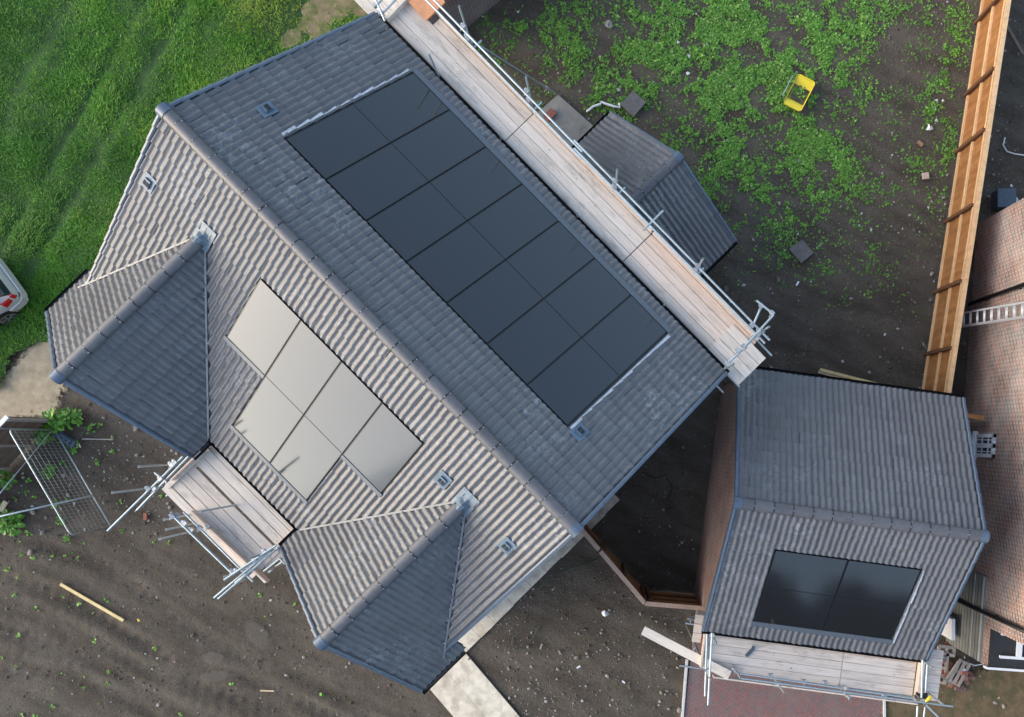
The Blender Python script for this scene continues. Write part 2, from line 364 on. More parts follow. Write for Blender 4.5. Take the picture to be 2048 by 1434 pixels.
MT['redlamp'] = mat('red_lens', (0.5, 0.012, 0.018), rough=0.12)
MT['rubber'] = mat('tyre_rubber', (0.012, 0.012, 0.012), rough=0.8)
MT['alloy'] = mat('alloy_wheel', (0.4, 0.41, 0.42), rough=0.35, metal=0.7)
MT['aluminium'] = mat('ladder_aluminium', (0.68, 0.68, 0.68), (0.78, 0.78, 0.78), 0.35, metal=0.5)
MT['pallet'] = mat('pallet_wood', (0.26, 0.225, 0.19), (0.36, 0.32, 0.28), 0.85, ns=9, na=0.35)
MT['hose'] = mat('green_hose', (0.03, 0.06, 0.045), rough=0.5)
MT['orange'] = mat('orange_board', (0.62, 0.26, 0.12), (0.66, 0.3, 0.16), 0.7, ns=8, na=0.3)
MT['bag'] = mat('black_sack', (0.012, 0.012, 0.014), (0.02, 0.02, 0.024), 0.35, bs=12, bstr=0.8)
MT['paper'] = mat('white_litter', (0.62, 0.63, 0.66), (0.8, 0.8, 0.8), 0.7, ns=25, na=0.25)

def leaf_mat(name, A, B, C, rough=0.5):
    m, nt, b = new_mat(name); r = attr(nt)
    c = mixc(nt, ramp(nt, r, 0.0, 0.7), A, B); c = mixc(nt, ramp(nt, r, 0.75, 1.0), c, C)
    g = ramp(nt, noise(nt, 0.8, 3), 0.35, 0.65); c = mixc(nt, math_(nt, 'MULTIPLY', g, 0.3), c, tuple(x * 1.5 for x in B))
    nt.links.new(c, b.inputs['Base Color']); b.inputs['Roughness'].default_value = rough; b.inputs['Specular IOR Level'].default_value = 0.3
    return m
MT['grassblade'] = leaf_mat('grass_blade', (0.017, 0.078, 0.004), (0.066, 0.20, 0.007), (0.22, 0.29, 0.035), 0.6)
MT['weed'] = leaf_mat('weed_leaf', (0.05, 0.145, 0.014), (0.125, 0.29, 0.035), (0.33, 0.42, 0.12), 0.4)
MT['turf'] = mat('turf_base', (0.020, 0.055, 0.010), (0.026, 0.065, 0.012), 0.95, ns=3, na=0.5, detail=8, bs=25, bstr=0.8)

# ------------------------------------------------------------------ ground, field, tracks, paving
def gz(x, y):
    return -0.055 + 0.05 * fbm(x * 1.3, y * 1.3, 3, 4) + 0.02 * fbm(x * 6, y * 6, 9, 2) - 0.02
def ruts(x, y):
    px, py = pix(np.stack([np.ravel(x), np.ravel(y), 0 * np.ravel(x)], -1)); px = px.reshape(np.shape(x)); py = py.reshape(np.shape(x)); t = 0
    for k, c in ((.42, 1222), (.42, 1322), (.55, 1120), (.55, 1215), (.30, 1372), (.30, 1290)):
        d = (py - c - k * (px - 150) - 14 * np.sin(px / 70 + c)) / 15; a = np.exp(-d * d) - .55 * np.exp(-((np.abs(d) - 1.7) / .7) ** 2)
        t = t + a * (1 + .3 * np.sin(px / 4.5 + py / 9)) * np.clip((900 - px) / 200, 0, 1) * (py > 1080)
    return t
def axis(a, b, res, far):
    core = np.arange(a, b + 1e-6, res); ext = [res * 2]
    while sum(ext) < far: ext.append(ext[-1] * 1.5)
    e = np.cumsum(ext); return np.concatenate([a - e[::-1], core, b + e])
def grid_mesh(name, xs, ys, zf, mats, mask=None, kind='structure'):
    X, Y = np.meshgrid(xs, ys); nx, ny = len(xs), len(ys)
    V = np.stack([X, Y, zf(X, Y)], -1).reshape(-1, 3); i = np.arange(nx * ny).reshape(ny, nx)
    F = np.stack([i[:-1, :-1], i[:-1, 1:], i[1:, 1:], i[1:, :-1]], -1).reshape(-1, 4)
    if mask is not None:
        c = V[F].mean(1); F = F[mask(c[:, 0], c[:, 1])]
        used = np.unique(F); mp = np.zeros(len(V), int); mp[used] = np.arange(len(used)); V = V[used]; F = mp[F]
    return np_mesh(name, V, F, mats, rnd=RNG.random(len(F)), smooth=True, kind=kind)
grid_mesh('ground', axis(-22, 15, 0.09, 2500), axis(-10, 17, 0.09, 2500),
          lambda x, y: np.where((np.abs(x) < 24) & (np.abs(y) < 19), np.minimum(gz(x, y) - .035 * ruts(x, y), .012), -0.03), MT['soil'])

def pxmask(poly, wob=0.25, freq=1.5, seed=0):
    P = [tuple(at(*p)[:2]) for p in poly]
    def f(x, y):
        dx = (fbm(x * freq, y * freq, seed + 5, 3) - .5) * 2 * wob; dy = (fbm(x * freq, y * freq, seed + 77, 3) - .5) * 2 * wob
        return inpoly(x + dx, y + dy, P)
    return f
def soft_patch(name, poly, xs, ys, zf, m, wob=.5, freq=2.2, seed=0, rad=.42):
    f = pxmask(poly, wob, freq, seed); X, Y = np.meshgrid(xs, ys); x, y = X.ravel(), Y.ravel(); fade = np.zeros(len(x))
    offs = [(0, 0)] + [(rad * q * math.cos(t), rad * q * math.sin(t)) for q in (.5, 1) for t in np.arange(8) * .785]
    for dx, dy in offs: fade += f(x + dx, y + dy) / len(offs)
    nx, ny = len(xs), len(ys); i = np.arange(nx * ny).reshape(ny, nx); F = np.stack([i[:-1, :-1], i[:-1, 1:], i[1:, 1:], i[1:, :-1]], -1).reshape(-1, 4)
    F = F[fade[F].max(1) > 0]; used = np.unique(F); mp = np.zeros(len(x), int); mp[used] = np.arange(len(used))
    o = np_mesh(name, np.stack([x, y, zf(x, y)], -1)[used], mp[F], m, rnd=RNG.random(len(F)), smooth=True, kind='structure')
    a = o.data.attributes.new('fade', 'FLOAT', 'POINT'); a.data.foreach_set('value', fade[used].astype(np.float32)); return o
def soften(m):
    nt = m.node_tree; b = nt.nodes['Principled BSDF']; v = math_(nt, 'ADD', attr(nt, 'fade'), math_(nt, 'MULTIPLY', math_(nt, 'SUBTRACT', noise(nt, 7, 7, rough=.75), .5), 1.3))
    nt.links.new(ramp(nt, v, .32, .62), b.inputs['Alpha']); return m
FIELD = [(-700, -700), (900, -700), (900, -60), (800, 60), (690, 120), (520, 200), (420, 260), (260, 520), (150, 640), (95, 672), (0, 768), (-700, 1300)]
TRACK = [(200, 560), (95, 660), (0, 755), (-700, 1290), (-700, 1600), (-30, 880), (20, 838), (110, 838), (128, 790), (170, 700)]
WORN = [(440, 190), (480, 40), (560, -80), (600, -300), (960, -300), (930, -40), (800, 60), (700, 200)]
_fm = pxmask(FIELD, 0.45, freq=2.2)
def worn_amount(x, y):
    px, py = pix(np.stack([x.ravel(), y.ravel(), 0 * x.ravel()], -1)); px = px.reshape(x.shape); py = py.reshape(x.shape)
    w_ = np.exp(-(((px - 650 + (py - 30) * .4) / 75) ** 2 + ((py - 30) / 95) ** 2)) + 1.3 * np.exp(-(((px - 780) / 60) ** 2 + ((py - 0) / 60) ** 2)) + .5 * np.exp(-(((px - 545) / 35) ** 2 + ((py - 95) / 50) ** 2))
    return w_ * (.45 + 1.1 * fbm(x * 2.0, y * 2.0, 14, 4))
def fieldmask(x, y): return _fm(x, y) & (worn_amount(x, y) < .78)
def field_z(x, y):
    px, py = pix(np.stack([x.ravel(), y.ravel(), 0 * x.ravel()], -1)); px = px.reshape(x.shape); py = py.reshape(x.shape)
    s = px * 0.86 + py * 0.50                                  # across the wheel ruts, which run up to the right
    rut = np.exp(-((s - 330) / 16) ** 2) + np.exp(-((s - 258) / 13) ** 2) + 0.7 * np.exp(-((s - 130) / 18) ** 2)
    return (0.03 + 0.20 * fbm(x * 1.2, y * 1.2, 31, 4) - 0.06 * rut) * np.clip(1.1 - 1.3 * worn_amount(x, y), .12, 1)
grid_mesh('grass_field', np.arange(-20, 0, 0.09), np.arange(0, 16, 0.09), field_z, MT['turf'], fieldmask)
soft_patch('sandy_track', TRACK, np.arange(-24, -12, 0.07), np.arange(-6, 8, 0.07), lambda x, y: 0.014 + 0.015 * fbm(x * 2, y * 2, 8, 3), soften(MT['sand']), seed=3)
MT['wornearth'] = soften(mat('worn_earth', (0.19, 0.15, 0.085), (0.22, 0.175, 0.10), .95, ns=5, na=.5, detail=8, stain=(0.08, 0.10, 0.03), stain_sc=2.2, stain_t=(.46, .6), bs=25, bstr=.8))
soft_patch('worn_sandy_ground', WORN, np.arange(-12, -2, 0.09), np.arange(8, 18, 0.09), lambda x, y: 0.014 + 0.015 * fbm(x * 2, y * 2, 8, 3), MT['wornearth'], seed=6)
MT['moss'] = soften(mat('mossy_earth', (0.125, 0.088, 0.045), (0.145, 0.105, 0.055), 0.95, ns=4, na=0.6, detail=8, stain=(0.06, 0.06, 0.028), stain_sc=2.2, stain_t=(0.48, 0.62), bs=20, bstr=0.9))
soft_patch('mossy_ground', [(1772, 1390), (1850, 1370), (1960, 1335), (2300, 1330), (2300, 1650), (1772, 1650)], np.arange(7, 15, 0.09), np.arange(-11, -5, 0.09), lambda x, y: 0.012 + 0.02 * fbm(x * 3, y * 3, 8, 3), MT['moss'], seed=9)
# puddles of muddy water with soft edges
def puddle_mat():
    m, nt, b = new_mat('muddy_water'); uv = N(nt, 'ShaderNodeUVMap'); ln = N(nt, 'ShaderNodeVectorMath', operation='LENGTH'); nt.links.new(uv.outputs[0], ln.inputs[0])
    r_ = math_(nt, 'ADD', ln.outputs['Value'], math_(nt, 'MULTIPLY', math_(nt, 'SUBTRACT', noise(nt, 4.5, 5), .5), .9))
    al = ramp(nt, r_, .95, .62); b.inputs['Base Color'].default_value = (.15, .122, .09, 1); b.inputs['Roughness'].default_value = .25
    nt.links.new(math_(nt, 'MULTIPLY', al, .5), b.inputs['Alpha']); return m
MT['puddle'] = puddle_mat()
for k, (cx, cy, rx, ry, a) in enumerate([(516, 1270, 0.62, 0.34, -48), (428, 1316, 0.42, 0.22, -10), (432, 1352, 0.55, 0.2, 3)]):
    c = at(cx, cy, 0); mb = MB(); ca, sa = math.cos(math.radians(a)), math.sin(math.radians(a))
    q = [(-1, -1), (1, -1), (1, 1), (-1, 1)]
    mb.face([c + Vector((x * rx * ca - y * ry * sa, x * rx * sa + y * ry * ca, 0.006)) for x, y in q], 0, .5, q)
    tag(mb.build('puddle', MT['puddle']), kind='structure')

# block-paved drive in herringbone
def herringbone(poly, bw=0.2, bh=0.1, z=0.02):
    P = [tuple(at(*p)[:2]) for p in poly]; mb = MB(); o = GP(3, -5.5)
    a45 = (GU + GV).normalized(); b45 = (GV - GU).normalized(); g = 0.007
    for i in range(-60, 60):
        for j in range(-60, 60):
            k = (i - j) % 4
            if k == 0: sz = (2, 1)
            elif k == 3: sz = (1, 2); 
            else: continue
            x0, y0 = i * bh, j * bh
            if k == 3: pass
            q = [(x0 + g, y0 + g), (x0 + sz[0] * bh - g, y0 + g), (x0 + sz[0] * bh - g, y0 + sz[1] * bh - g), (x0 + g, y0 + sz[1] * bh - g)]
            pts = [o + a45 * u + b45 * v for u, v in q]; c = (pts[0] + pts[2]) / 2
            if not inpoly(np.array([c.x]), np.array([c.y]), P)[0]: continue
            zz = z + random.uniform(-.002, .002); mb.face([Vector((p.x, p.y, zz)) for p in pts])
    mb2 = [Vector((x, y, z - 0.006)) for x, y in P]; mb.face(mb2, 1)
    return mb
MT['block'] = mat('block_paver', (0.23, 0.10, 0.088), (0.13, 0.115, 0.12), 0.85, ns=9, na=0.3, stain=(0.2, 0.17, 0.155), stain_sc=0.9, stain_t=(0.5, 0.75), bs=40, bstr=0.3)
MT['joint'] = mat('joint_sand', (0.26, 0.22, 0.19), rough=0.95, ns=10, na=0.3)
DRIVE = [(1392, 1215), (1362, 1500), (1768, 1500), (1768, 1330), (1640, 1200)]
tag(herringbone(DRIVE).build('block_paved_drive', [MT['block'], MT['joint']]), kind='structure')
MT['kerb'] = mat('kerb_concrete', (0.5, 0.5, 0.49), (0.56, 0.56, 0.55), 0.85, ns=10, na=0.2)
mb = MB(); mb.bar(at(1374, 1318, .02), at(1359, 1500, .02), 0.07, 0.1); mb.bar(at(1768, 1388, .02), at(1769, 1500, .02), 0.07, 0.1)
tag(mb.build('drive_edging', MT['kerb']), kind='structure')

# sandstone path: one row of slabs along the house end, one run leading away
def inv(P):
    q = Vector((P.x + 8.3351, P.y - 6.244, 0)); return q.dot(HU), q.dot(HV)
mb = MB()
u0, v0 = inv(at(1232, 992, 0)); u1, v1 = inv(at(940, 1312, 0)); uo = (u0 + u1) / 2
v = v0
while v > v1 - 0.5:
    L = random.choice((0.45, 0.6, 0.6, 0.75)); e = uo + random.uniform(-0.015, 0.02)
    mb.prism([HP(uo - 0.62, v, -.03), HP(e, v, -.03), HP(e, v - L + 0.008, -.03), HP(uo - 0.62, v - L + 0.008, -.03)], 0.055); v -= L
pa, pb, pc = at(862, 1380), at(938, 1314), at(1040, 1434)
d = (pc - pb).normalized(); s = (pa - pb); s -= d * s.dot(d); t = -0.5
while t < 5:
    L = 0.9; k = 0
    for k, (f0, f1) in enumerate(((0, .522), (.525, 1.0))):
        a = pb + s * f0 + d * t; b = pb + s * f1 + d * t
        mb.prism([q + Z * -.03 for q in (a, b, b + d * (L - .003), a + d * (L - .003))][::-1], 0.054)
    t += L
tag(mb.build('stone_path', MT['sandstone']), kind='structure')

# ------------------------------------------------------------------ roof builders
ROLL = [(0, 0), (.14, .14), (.28, .58), (.40, .93), (.50, 1.0), (.60, .93), (.72, .58), (.86, .14), (1, 0)]
def tile_slope(parent, O, A, S, u0, u1, q0, q1, holes=(), cuts=(), notches=(), gauge=0.34, roll=0.15, amp=0.031, label=None):
    """interlocking tiles on the plane O + A*u + S*q; every tile is two rolls wide, laid broken bond"""
    Nn = A.cross(S); Nn = Nn if Nn.z > 0 else -Nn; Nn.normalize(); lift = 0.04
    verts, faces, rn, sm = [], [], [], []
    rows = int(math.ceil((q1 - q0) / gauge)); us = []
    for k in range(2):
        for t, h in ROLL[:-1]: us.append(((k + t) * roll, h))
    us.append((2 * roll, 0))
    n = len(us); hand = A.dot((-S).cross(Nn)) > 0
    if not hand: us = [(2 * roll - a, h) for a, h in us][::-1]           # same-handed tiles on every slope
    for rI in range(rows):
        qb = q1 - (rows - 1 - rI) * gauge; qa = qb - gauge - 0.03
        if rI == 0: qa = q0
        x = u0 - (roll if rI % 2 else 0)
        while x < u1:
            jz = random.gauss(0, 0.0025); jt = random.gauss(0, 0.004); jq = random.gauss(0, 0.005); jx = random.gauss(0, 0.0035); r = random.random(); b = len(verts)
            for q, dz in ((qa, 0.0), (qb + jq, lift + jt)):
                for uu, h in us: 
                    verts.append(O + A * min(max(x + uu + jx, u0), u1) + S * q + Nn * (h * amp + dz + jz))
            for i in range(n - 1): faces.append((b + i, b + i + 1, b + n + i + 1, b + n + i)); rn.append(r); sm.append(True)
            b2 = len(verts)
            for dz in (lift + jt, lift + jt - 0.024):
                for uu, h in us: verts.append(O + A * min(max(x + uu + jx, u0), u1) + S * (qb + jq) + Nn * (h * amp + dz + jz))
            for i in range(n - 1): faces.append((b2 + i, b2 + i + 1, b2 + n + i + 1, b2 + n + i)); rn.append(r * .3); sm.append(False)  # overlap shade painted in: each lip gets a darker tone than its tile
            x += 2 * roll
    me = bpy.data.meshes.new('roof_slope'); o0 = wloc(parent)
    me.from_pydata([tuple(p - o0) for p in verts], [], faces)
    a = me.attributes.new('rnd', 'FLOAT', 'FACE'); a.data.foreach_set('value', rn); me.polygons.foreach_set('use_smooth', sm)
    bm = bmesh.new(); bm.from_mesh(me)
    ly = bm.faces.layers.float['rnd']
    # roof deck below
    k = [bm.verts.new(O + A * uu + S * qq - Nn * 0.03 - o0) for uu, qq in ((u0, q0), (u1, q0), (u1, q1 - .05), (u0, q1 - .05))]
    f = bm.faces.new(k); f.material_index = 1; f[ly] = 0.5
    def bis(p, nrm, clear=False):
        g = bm.verts[:] + bm.edges[:] + bm.faces[:]
        bmesh.ops.bisect_plane(bm, geom=g, plane_co=p - o0, plane_no=nrm, clear_outer=clear, dist=1e-5)
    for p, nrm in cuts: bis(p, nrm, True)
    for (a0, a1, b0, b1) in holes:
        for p, nrm in ((O + A * a0, A), (O + A * a1, A), (O + S * b0, S), (O + S * b1, S)): bis(p, nrm)
        dead = []
        for f in bm.faces:
            c = f.calc_center_median() + o0 - O; cu, cq = c.dot(A), c.dot(S)
            if a0 < cu < a1 and b0 < cq < b1 and f.material_index == 0: dead.append(f)
        bmesh.ops.delete(bm, geom=dead, context='FACES')
    for planes in notches:
        for p, nrm in planes: bis(p, nrm)
        dead = [f for f in bm.faces if all((f.calc_center_median() + o0 - p).dot(nrm) > 0 for p, nrm in planes)]
        bmesh.ops.delete(bm, geom=dead, context='FACES')
    bm.normal_update()
    flip = [f for f in bm.faces if f.normal.dot(Nn) < -0.01]
    if flip: bmesh.ops.reverse_faces(bm, faces=flip)
    bm.to_mesh(me); bm.free()
    me.materials.append(MT['tile']); me.materials.append(MT['deckboard'])
    o = bpy.data.objects.new('roof_slope', me); COL.objects.link(o); o.parent = parent
    if label: o['label'] = label
    return o

def ridge(parent, p, q, rad=0.135, seg=0.45, rise=0.0, end0=True, end1=True, capends=(True, True)):
    """half-round ridge tiles from p to q with dark unions and steel clips"""
    p = Vector(p) + Z * rise; q = Vector(q) + Z * rise; d = q - p; L = d.length; d.normalize(); a = d.cross(Z).normalized()
    n = max(1, round(L / seg)); mb = MB(); un = MB()
    for i in range(n):
        s0, s1 = L * i / n + 0.004, L * (i + 1) / n - 0.004; r = random.random(); jz = random.gauss(0, .003); b = len(mb.v); K = 10
        for s, rr in ((s0, rad), (s1, rad * 1.0)):
            for j in range(K + 1):
                t = math.pi * (-0.06 + 1.12 * j / K); mb.v.append(tuple(p + d * s + a * math.cos(t) * rr * 1.05 + Z * (math.sin(t) * rr * 0.85 - 0.03 + jz)))
        for j in range(K): mb.f.append((b + j, b + K + 1 + j, b + K + 2 + j, b + j + 1)); mb.m.append(0); mb.r.append(r); mb.sm.append(True)
        for base, fl in ((b, 0), (b + K + 1, 1)):
            ids = [mb.v[k] for k in range(base, base + K + 1)]; mb.face(ids if not fl else ids[::-1], 0, r)
        if i:
            s = L * i / n; b = len(un.v)
            for ss in (s - .012, s + .012):
                for j in range(K + 1):
                    t = math.pi * (-0.06 + 1.12 * j / K); un.v.append(tuple(p + d * ss + a * math.cos(t) * rad * 1.075 + Z * (math.sin(t) * rad * 0.875 - 0.03)))
            for j in range(K): un.f.append((b + j, b + K + 1 + j, b + K + 2 + j, b + j + 1)); un.m.append(0); un.r.append(.5); un.sm.append(True)
            c = p + d * s + Z * (rad * .88 - .03); un.box(c, d * .010, a * .014, Z * .008, 1)
            sg = random.choice((-1, 1)); t = 0.22 * math.pi
            un.box(p + d * (s + .02) + a * sg * math.cos(t) * rad * 1.1 + Z * (math.sin(t) * rad * .9 - .03), d * .011, a * .010, Z * .010, 1)
    b = len(mb.v); mb.v += un.v; mb.f += [tuple(b + k for k in f) for f in un.f]; mb.m += [k + 1 for k in un.m]; mb.r += un.r; mb.sm += un.sm
    o = mb.build('ridge_tile', [MT['ridge'], MT['black'], MT['clip']], parent)
    for on, c, sg in ((capends[0], p, -1), (capends[1], q, 1)):
        if not on: continue
        en = MB(); b = 0; K = 10
        for ss in (-0.17, 0.02):
            for j in range(K + 1):
                t = math.pi * (-0.08 + 1.16 * j / K); en.v.append(tuple(c + d * sg * ss + a * math.cos(t) * rad * 1.1 + Z * (math.sin(t) * rad * 0.93 - 0.03)))
        for j in range(K): en.f.append((b + j, b + K + 1 + j, b + K + 2 + j, b + j + 1)); en.m.append(0); en.r.append(.5); en.sm.append(True)
        en.face([en.v[b + K + 1 + j] for j in range(K + 1)], 0, .4); en.build('ridge_end_cap', MT['film'], o)
    return o

def verge(parent, p, q, out, gauge=0.34, wd=0.07, dep=0.13):
    """stepped dry-verge units down a gable edge (p top, q bottom, out = outward)"""
    p = Vector(p); q = Vector(q); d = (q - p); L = d.length; d.normalize(); nrm = out.cross(d); nrm = nrm if nrm.z > 0 else -nrm
    n = int(round(L / gauge)); mb = MB()
    for i in range(n):
        c0 = p + d * (L * i / n - 0.02); c1 = p + d * (L * (i + 1) / n)
        def sec(c, h): return [c + out * .03 - nrm * dep * .8, c + out * .03 + nrm * h, c - out * wd * .3 + nrm * (h + .012), c - out * wd * .75 + nrm * (h - .01)]
        a, b = sec(c0, .045), sec(c1, .072); r = random.random()
        for k in range(3): mb.face([a[k], b[k], b[k + 1], a[k + 1]], 0, r)
        mb.face(b, 0, r); mb.face(a[::-1], 0, r)
    return mb.build('verge_trim', MT['film'], parent)

def gutter(parent, p, q, out, rad=0.062):
    p = Vector(p); q = Vector(q); d = (q - p).normalized(); mb = MB(); K = 8; b = 0
    for c in (p, q):
        for rr in (rad, rad - .006):
            for j in range(K + 1):
                t = math.pi * (1 + j / K); mb.v.append(tuple(c + out * math.cos(t) * rr + Z * math.sin(t) * rr))
    m = K + 1
    for j in range(K):
        mb.f.append((j, j + 1, 2 * m + j + 1, 2 * m + j)); mb.f.append((m + j, 3 * m + j, 3 * m + j + 1, m + j + 1))
        mb.m += [0, 0]; mb.r += [.5, .5]; mb.sm += [True, True]
    for e in (0, 2 * m):
        mb.f.append(tuple(range(e, e + m))); mb.m.append(0); mb.r.append(.5); mb.sm.append(False)
    return mb.build('gutter', MT['black'], parent)

def panel(parent, O, A, S, u, q, wu, wq, landscape=False):
    """one framed solar panel lying on the roof plane; the glass is its own piece"""
    Nn = A.cross(S); Nn = Nn if Nn.z > 0 else -Nn; Nn.normalize(); h = 0.055; fr = 0.018
    P = lambda a, b, z: O + A * (u + a) + S * (q + b) + Nn * z
    mb = MB()
    outer = [(0, 0), (wu, 0), (wu, wq), (0, wq)]; fq = .005; inner = [(fr, fq), (wu - fr, fq), (wu - fr, wq - fq), (fr, wq - fq)]
    for i in range(4):
        j = (i + 1) % 4
        mb.face([P(*outer[i], h), P(*outer[j], h), P(*inner[j], h), P(*inner[i], h)]); mb.face([P(*outer[i], 0), P(*outer[j], 0), P(*outer[j], h), P(*outer[i], h)])
    o = mb.build('solar_panel', MT['frame'], parent)
    g = MB(); pts = [P(*c, h - .003) for c in inner]
    n = (pts[1] - pts[0]).cross(pts[2] - pts[0])
    uv = [(0, 0), (1, 0), (1, 1), (0, 1)]
    if landscape: uv = [(0, 0), (0, 1), (1, 1), (1, 0)]
    if n.dot(Nn) < 0: pts = pts[::-1]; uv = uv[::-1]
    g.face(pts, 0, .5, uv); g.build('glass', MT['glass'], o)
    return o

def vent(parent, O, A, S, u, q, blue=True):
    Nn = A.cross(S); Nn = Nn if Nn.z > 0 else -Nn; Nn.normalize(); P = O + A * u + S * q + Nn * 0.055
    mb = MB(); mb.box(P, A * .15, S * .17, Nn * .012, 0, .9); mb.box(P + Nn * .03 + S * .02, A * .075, S * .09, Nn * .025, 0, .5)
    for k in (-1, 1): mb.box(P + Nn * .056 + S * (.02) + A * .038 * k, A * .033, S * .05, Nn * .003, 1)
    return mb.build('vent_tile', [MT['ventfilm'], MT['deckboard']], parent)
MT['ventfilm'] = mat('vent_tile_film', (0.075, 0.115, 0.16), (0.10, 0.15, 0.20), 0.5, ns=12, na=0.35)

# ------------------------------------------------------------------ the house
E_, R_, L_, W_, W2_ = 5.197, 7.967, 11.289, 4.709, 4.602
M_ = (R_ - E_) / W_; M2 = M_ - 0.0294; EN = R_ - W2_ * M2
RW, UW1, UW2, HW, HO, PJ = 7.26, 1.90, 9.343, 2.268, 2.21, 0.60
MW = (RW - E_) / HW; VR = (R_ - RW) / M_
house = thing('detached_house', HP(L_ / 2, 0, 0), 'large grey tiled house with twenty solar panels and two front gable wings', 'house')
# walls
hw = MB()
def ringwall(mb, pts, z0, z1, m=0):
    for i in range(len(pts)): mb.wall(pts[i], pts[(i + 1) % len(pts)], z0, z1, m, u0=i * 3.1)
foot = [HP(.12, W2_ - .38), HP(.12, -W_ - PJ + .15), HP(UW1 + HW - .35, -W_ - PJ + .15), HP(UW1 + HW - .35, -W_ + .35), HP(UW2 - HW + .35, -W_ + .35), HP(UW2 - HW + .35, -W_ - PJ + .15), HP(L_ - .12, -W_ - PJ + .15), HP(L_ - .12, W2_ - .38)]
ringwall(hw, foot, -0.1, E_ - 0.05)
for uu in (.12, L_ - .12):                                              # gable triangles
    hw.face([HP(uu, W2_ - .38, E_ - .05), HP(uu, -W_ + .3, E_ - .05), HP(uu, 0, R_ - .12)], 0, .5, [(0, 5), (9, 5), (4.6, 8)])
for uw in (UW1, UW2):
    hw.face([HP(uw - HW + .3, -W_ - PJ + .15, E_ - .05), HP(uw + HW - .3, -W_ - PJ + .15, E_ - .05), HP(uw, -W_ - PJ + .15, RW - .15)], 0, .5, [(0, 5), (4, 5), (2, 7)])
hw.build('wall', MT['brick_house'], house)
# front windows and doors of the wings, back windows (seen only from the side)
def window(parent, p, q, z0, z1, out, bars=1, panes=(2, 2)):
    p = Vector(p); q = Vector(q); d = (q - p); Wd = d.length; d.normalize(); c = (p + q) / 2; mb = MB(); zc = (z0 + z1) / 2
    B = lambda s, z, ws, hz, t=.05: mb.box(c + d * s + out * .02 + Z * (z - 0) - Z * c.z, d * ws, out * t, Z * hz)
    B(0, z0, Wd / 2 + .03, .03, .09); B(0, z1 - .05, Wd / 2, .05); B(-Wd / 2 + .05, zc, .05, (z1 - z0) / 2); B(Wd / 2 - .05, zc, .05, (z1 - z0) / 2)
    for i in range(1, bars + 1): B(-Wd / 2 + Wd * i / (bars + 1), zc, .06, (z1 - z0) / 2)
    for i in range(bars + 1):
        a0 = -Wd / 2 + Wd * i / (bars + 1) + .05; a1 = -Wd / 2 + Wd * (i + 1) / (bars + 1) - .05
        for k in range(1, panes[0]): B(a0 + (a1 - a0) * k / panes[0], zc, .013, (z1 - z0) / 2, .03)
        for k in range(1, panes[1]): B((a0 + a1) / 2, z0 + (z1 - z0) * k / panes[1], (a1 - a0) / 2, .013, .03)
    o = mb.build('window', MT['white'], parent)
    g = MB(); g.box(Vector((c.x, c.y, zc)) + out * .012, d * (Wd / 2 - .02), out * .01, Z * ((z1 - z0) / 2 - .02)); g.build('pane', MT['winglass'], o)
    return o
for uw in (UW1, UW2):
    for z0, z1 in ((0.8, 2.1), (3.2, 4.4)): window(house, HP(uw - .8, -W_ - PJ + .15), HP(uw + .8, -W_ - PJ + .15), z0, z1, -HV)
for uu in (1.5, 4.6, 8.6):
    window(house, HP(uu + .7, W2_ - .38), HP(uu - .7, W2_ - .38), 3.2, 4.3, HV)
# main slopes
mN = Vector(); SN = (HV - Z * M2).normalized(); SS = (-HV - Z * M_).normalized(); O0 = HP(0, 0, R_)
pw, ph = 1.1493, 1.7207; nu, nv, su, sv = 1.6427, 1.427, 3.3419, 1.1753
tile_slope(house, O0, HU, SN, 0, L_, 0.05, W2_ * math.sqrt(1 + M2 * M2), holes=[(nu - .03, nu + 7 * pw + .03, nv - .03, nv + 2 * ph + .16)], label='rear roof slope carrying the big block of fourteen panels')
def wing_planes(uw):
    t = HV * -(W_ - VR); res = []
    apex = HP(uw, -VR, 0)
    for sg in (-1, 1):
        e = HP(uw + sg * HW, -W_, 0); d = (e - apex).normalized(); nrm = Vector((d.y, -d.x, 0))
        if nrm.dot(HP(uw, -W_, 0) - apex) < 0: nrm = -nrm
        res.append((apex, nrm))
    return res
wp1, wp2 = wing_planes(UW1), wing_planes(UW2)
tile_slope(house, O0, HU, SS, 0, L_, 0.05, W_ * math.sqrt(1 + M_ * M_),
           holes=[(su - .03, su + 4 * pw + .03, sv - .03, sv + ph + .12), (su + pw - .03, su + 3 * pw + .03, sv + ph, sv + 2 * ph + .12)],
           notches=[wp1, wp2], label='front roof slope carrying six pale reflecting panels')
ridge(house, HP(-.03, 0, R_ + .05), HP(L_ + .03, 0, R_ + .05))
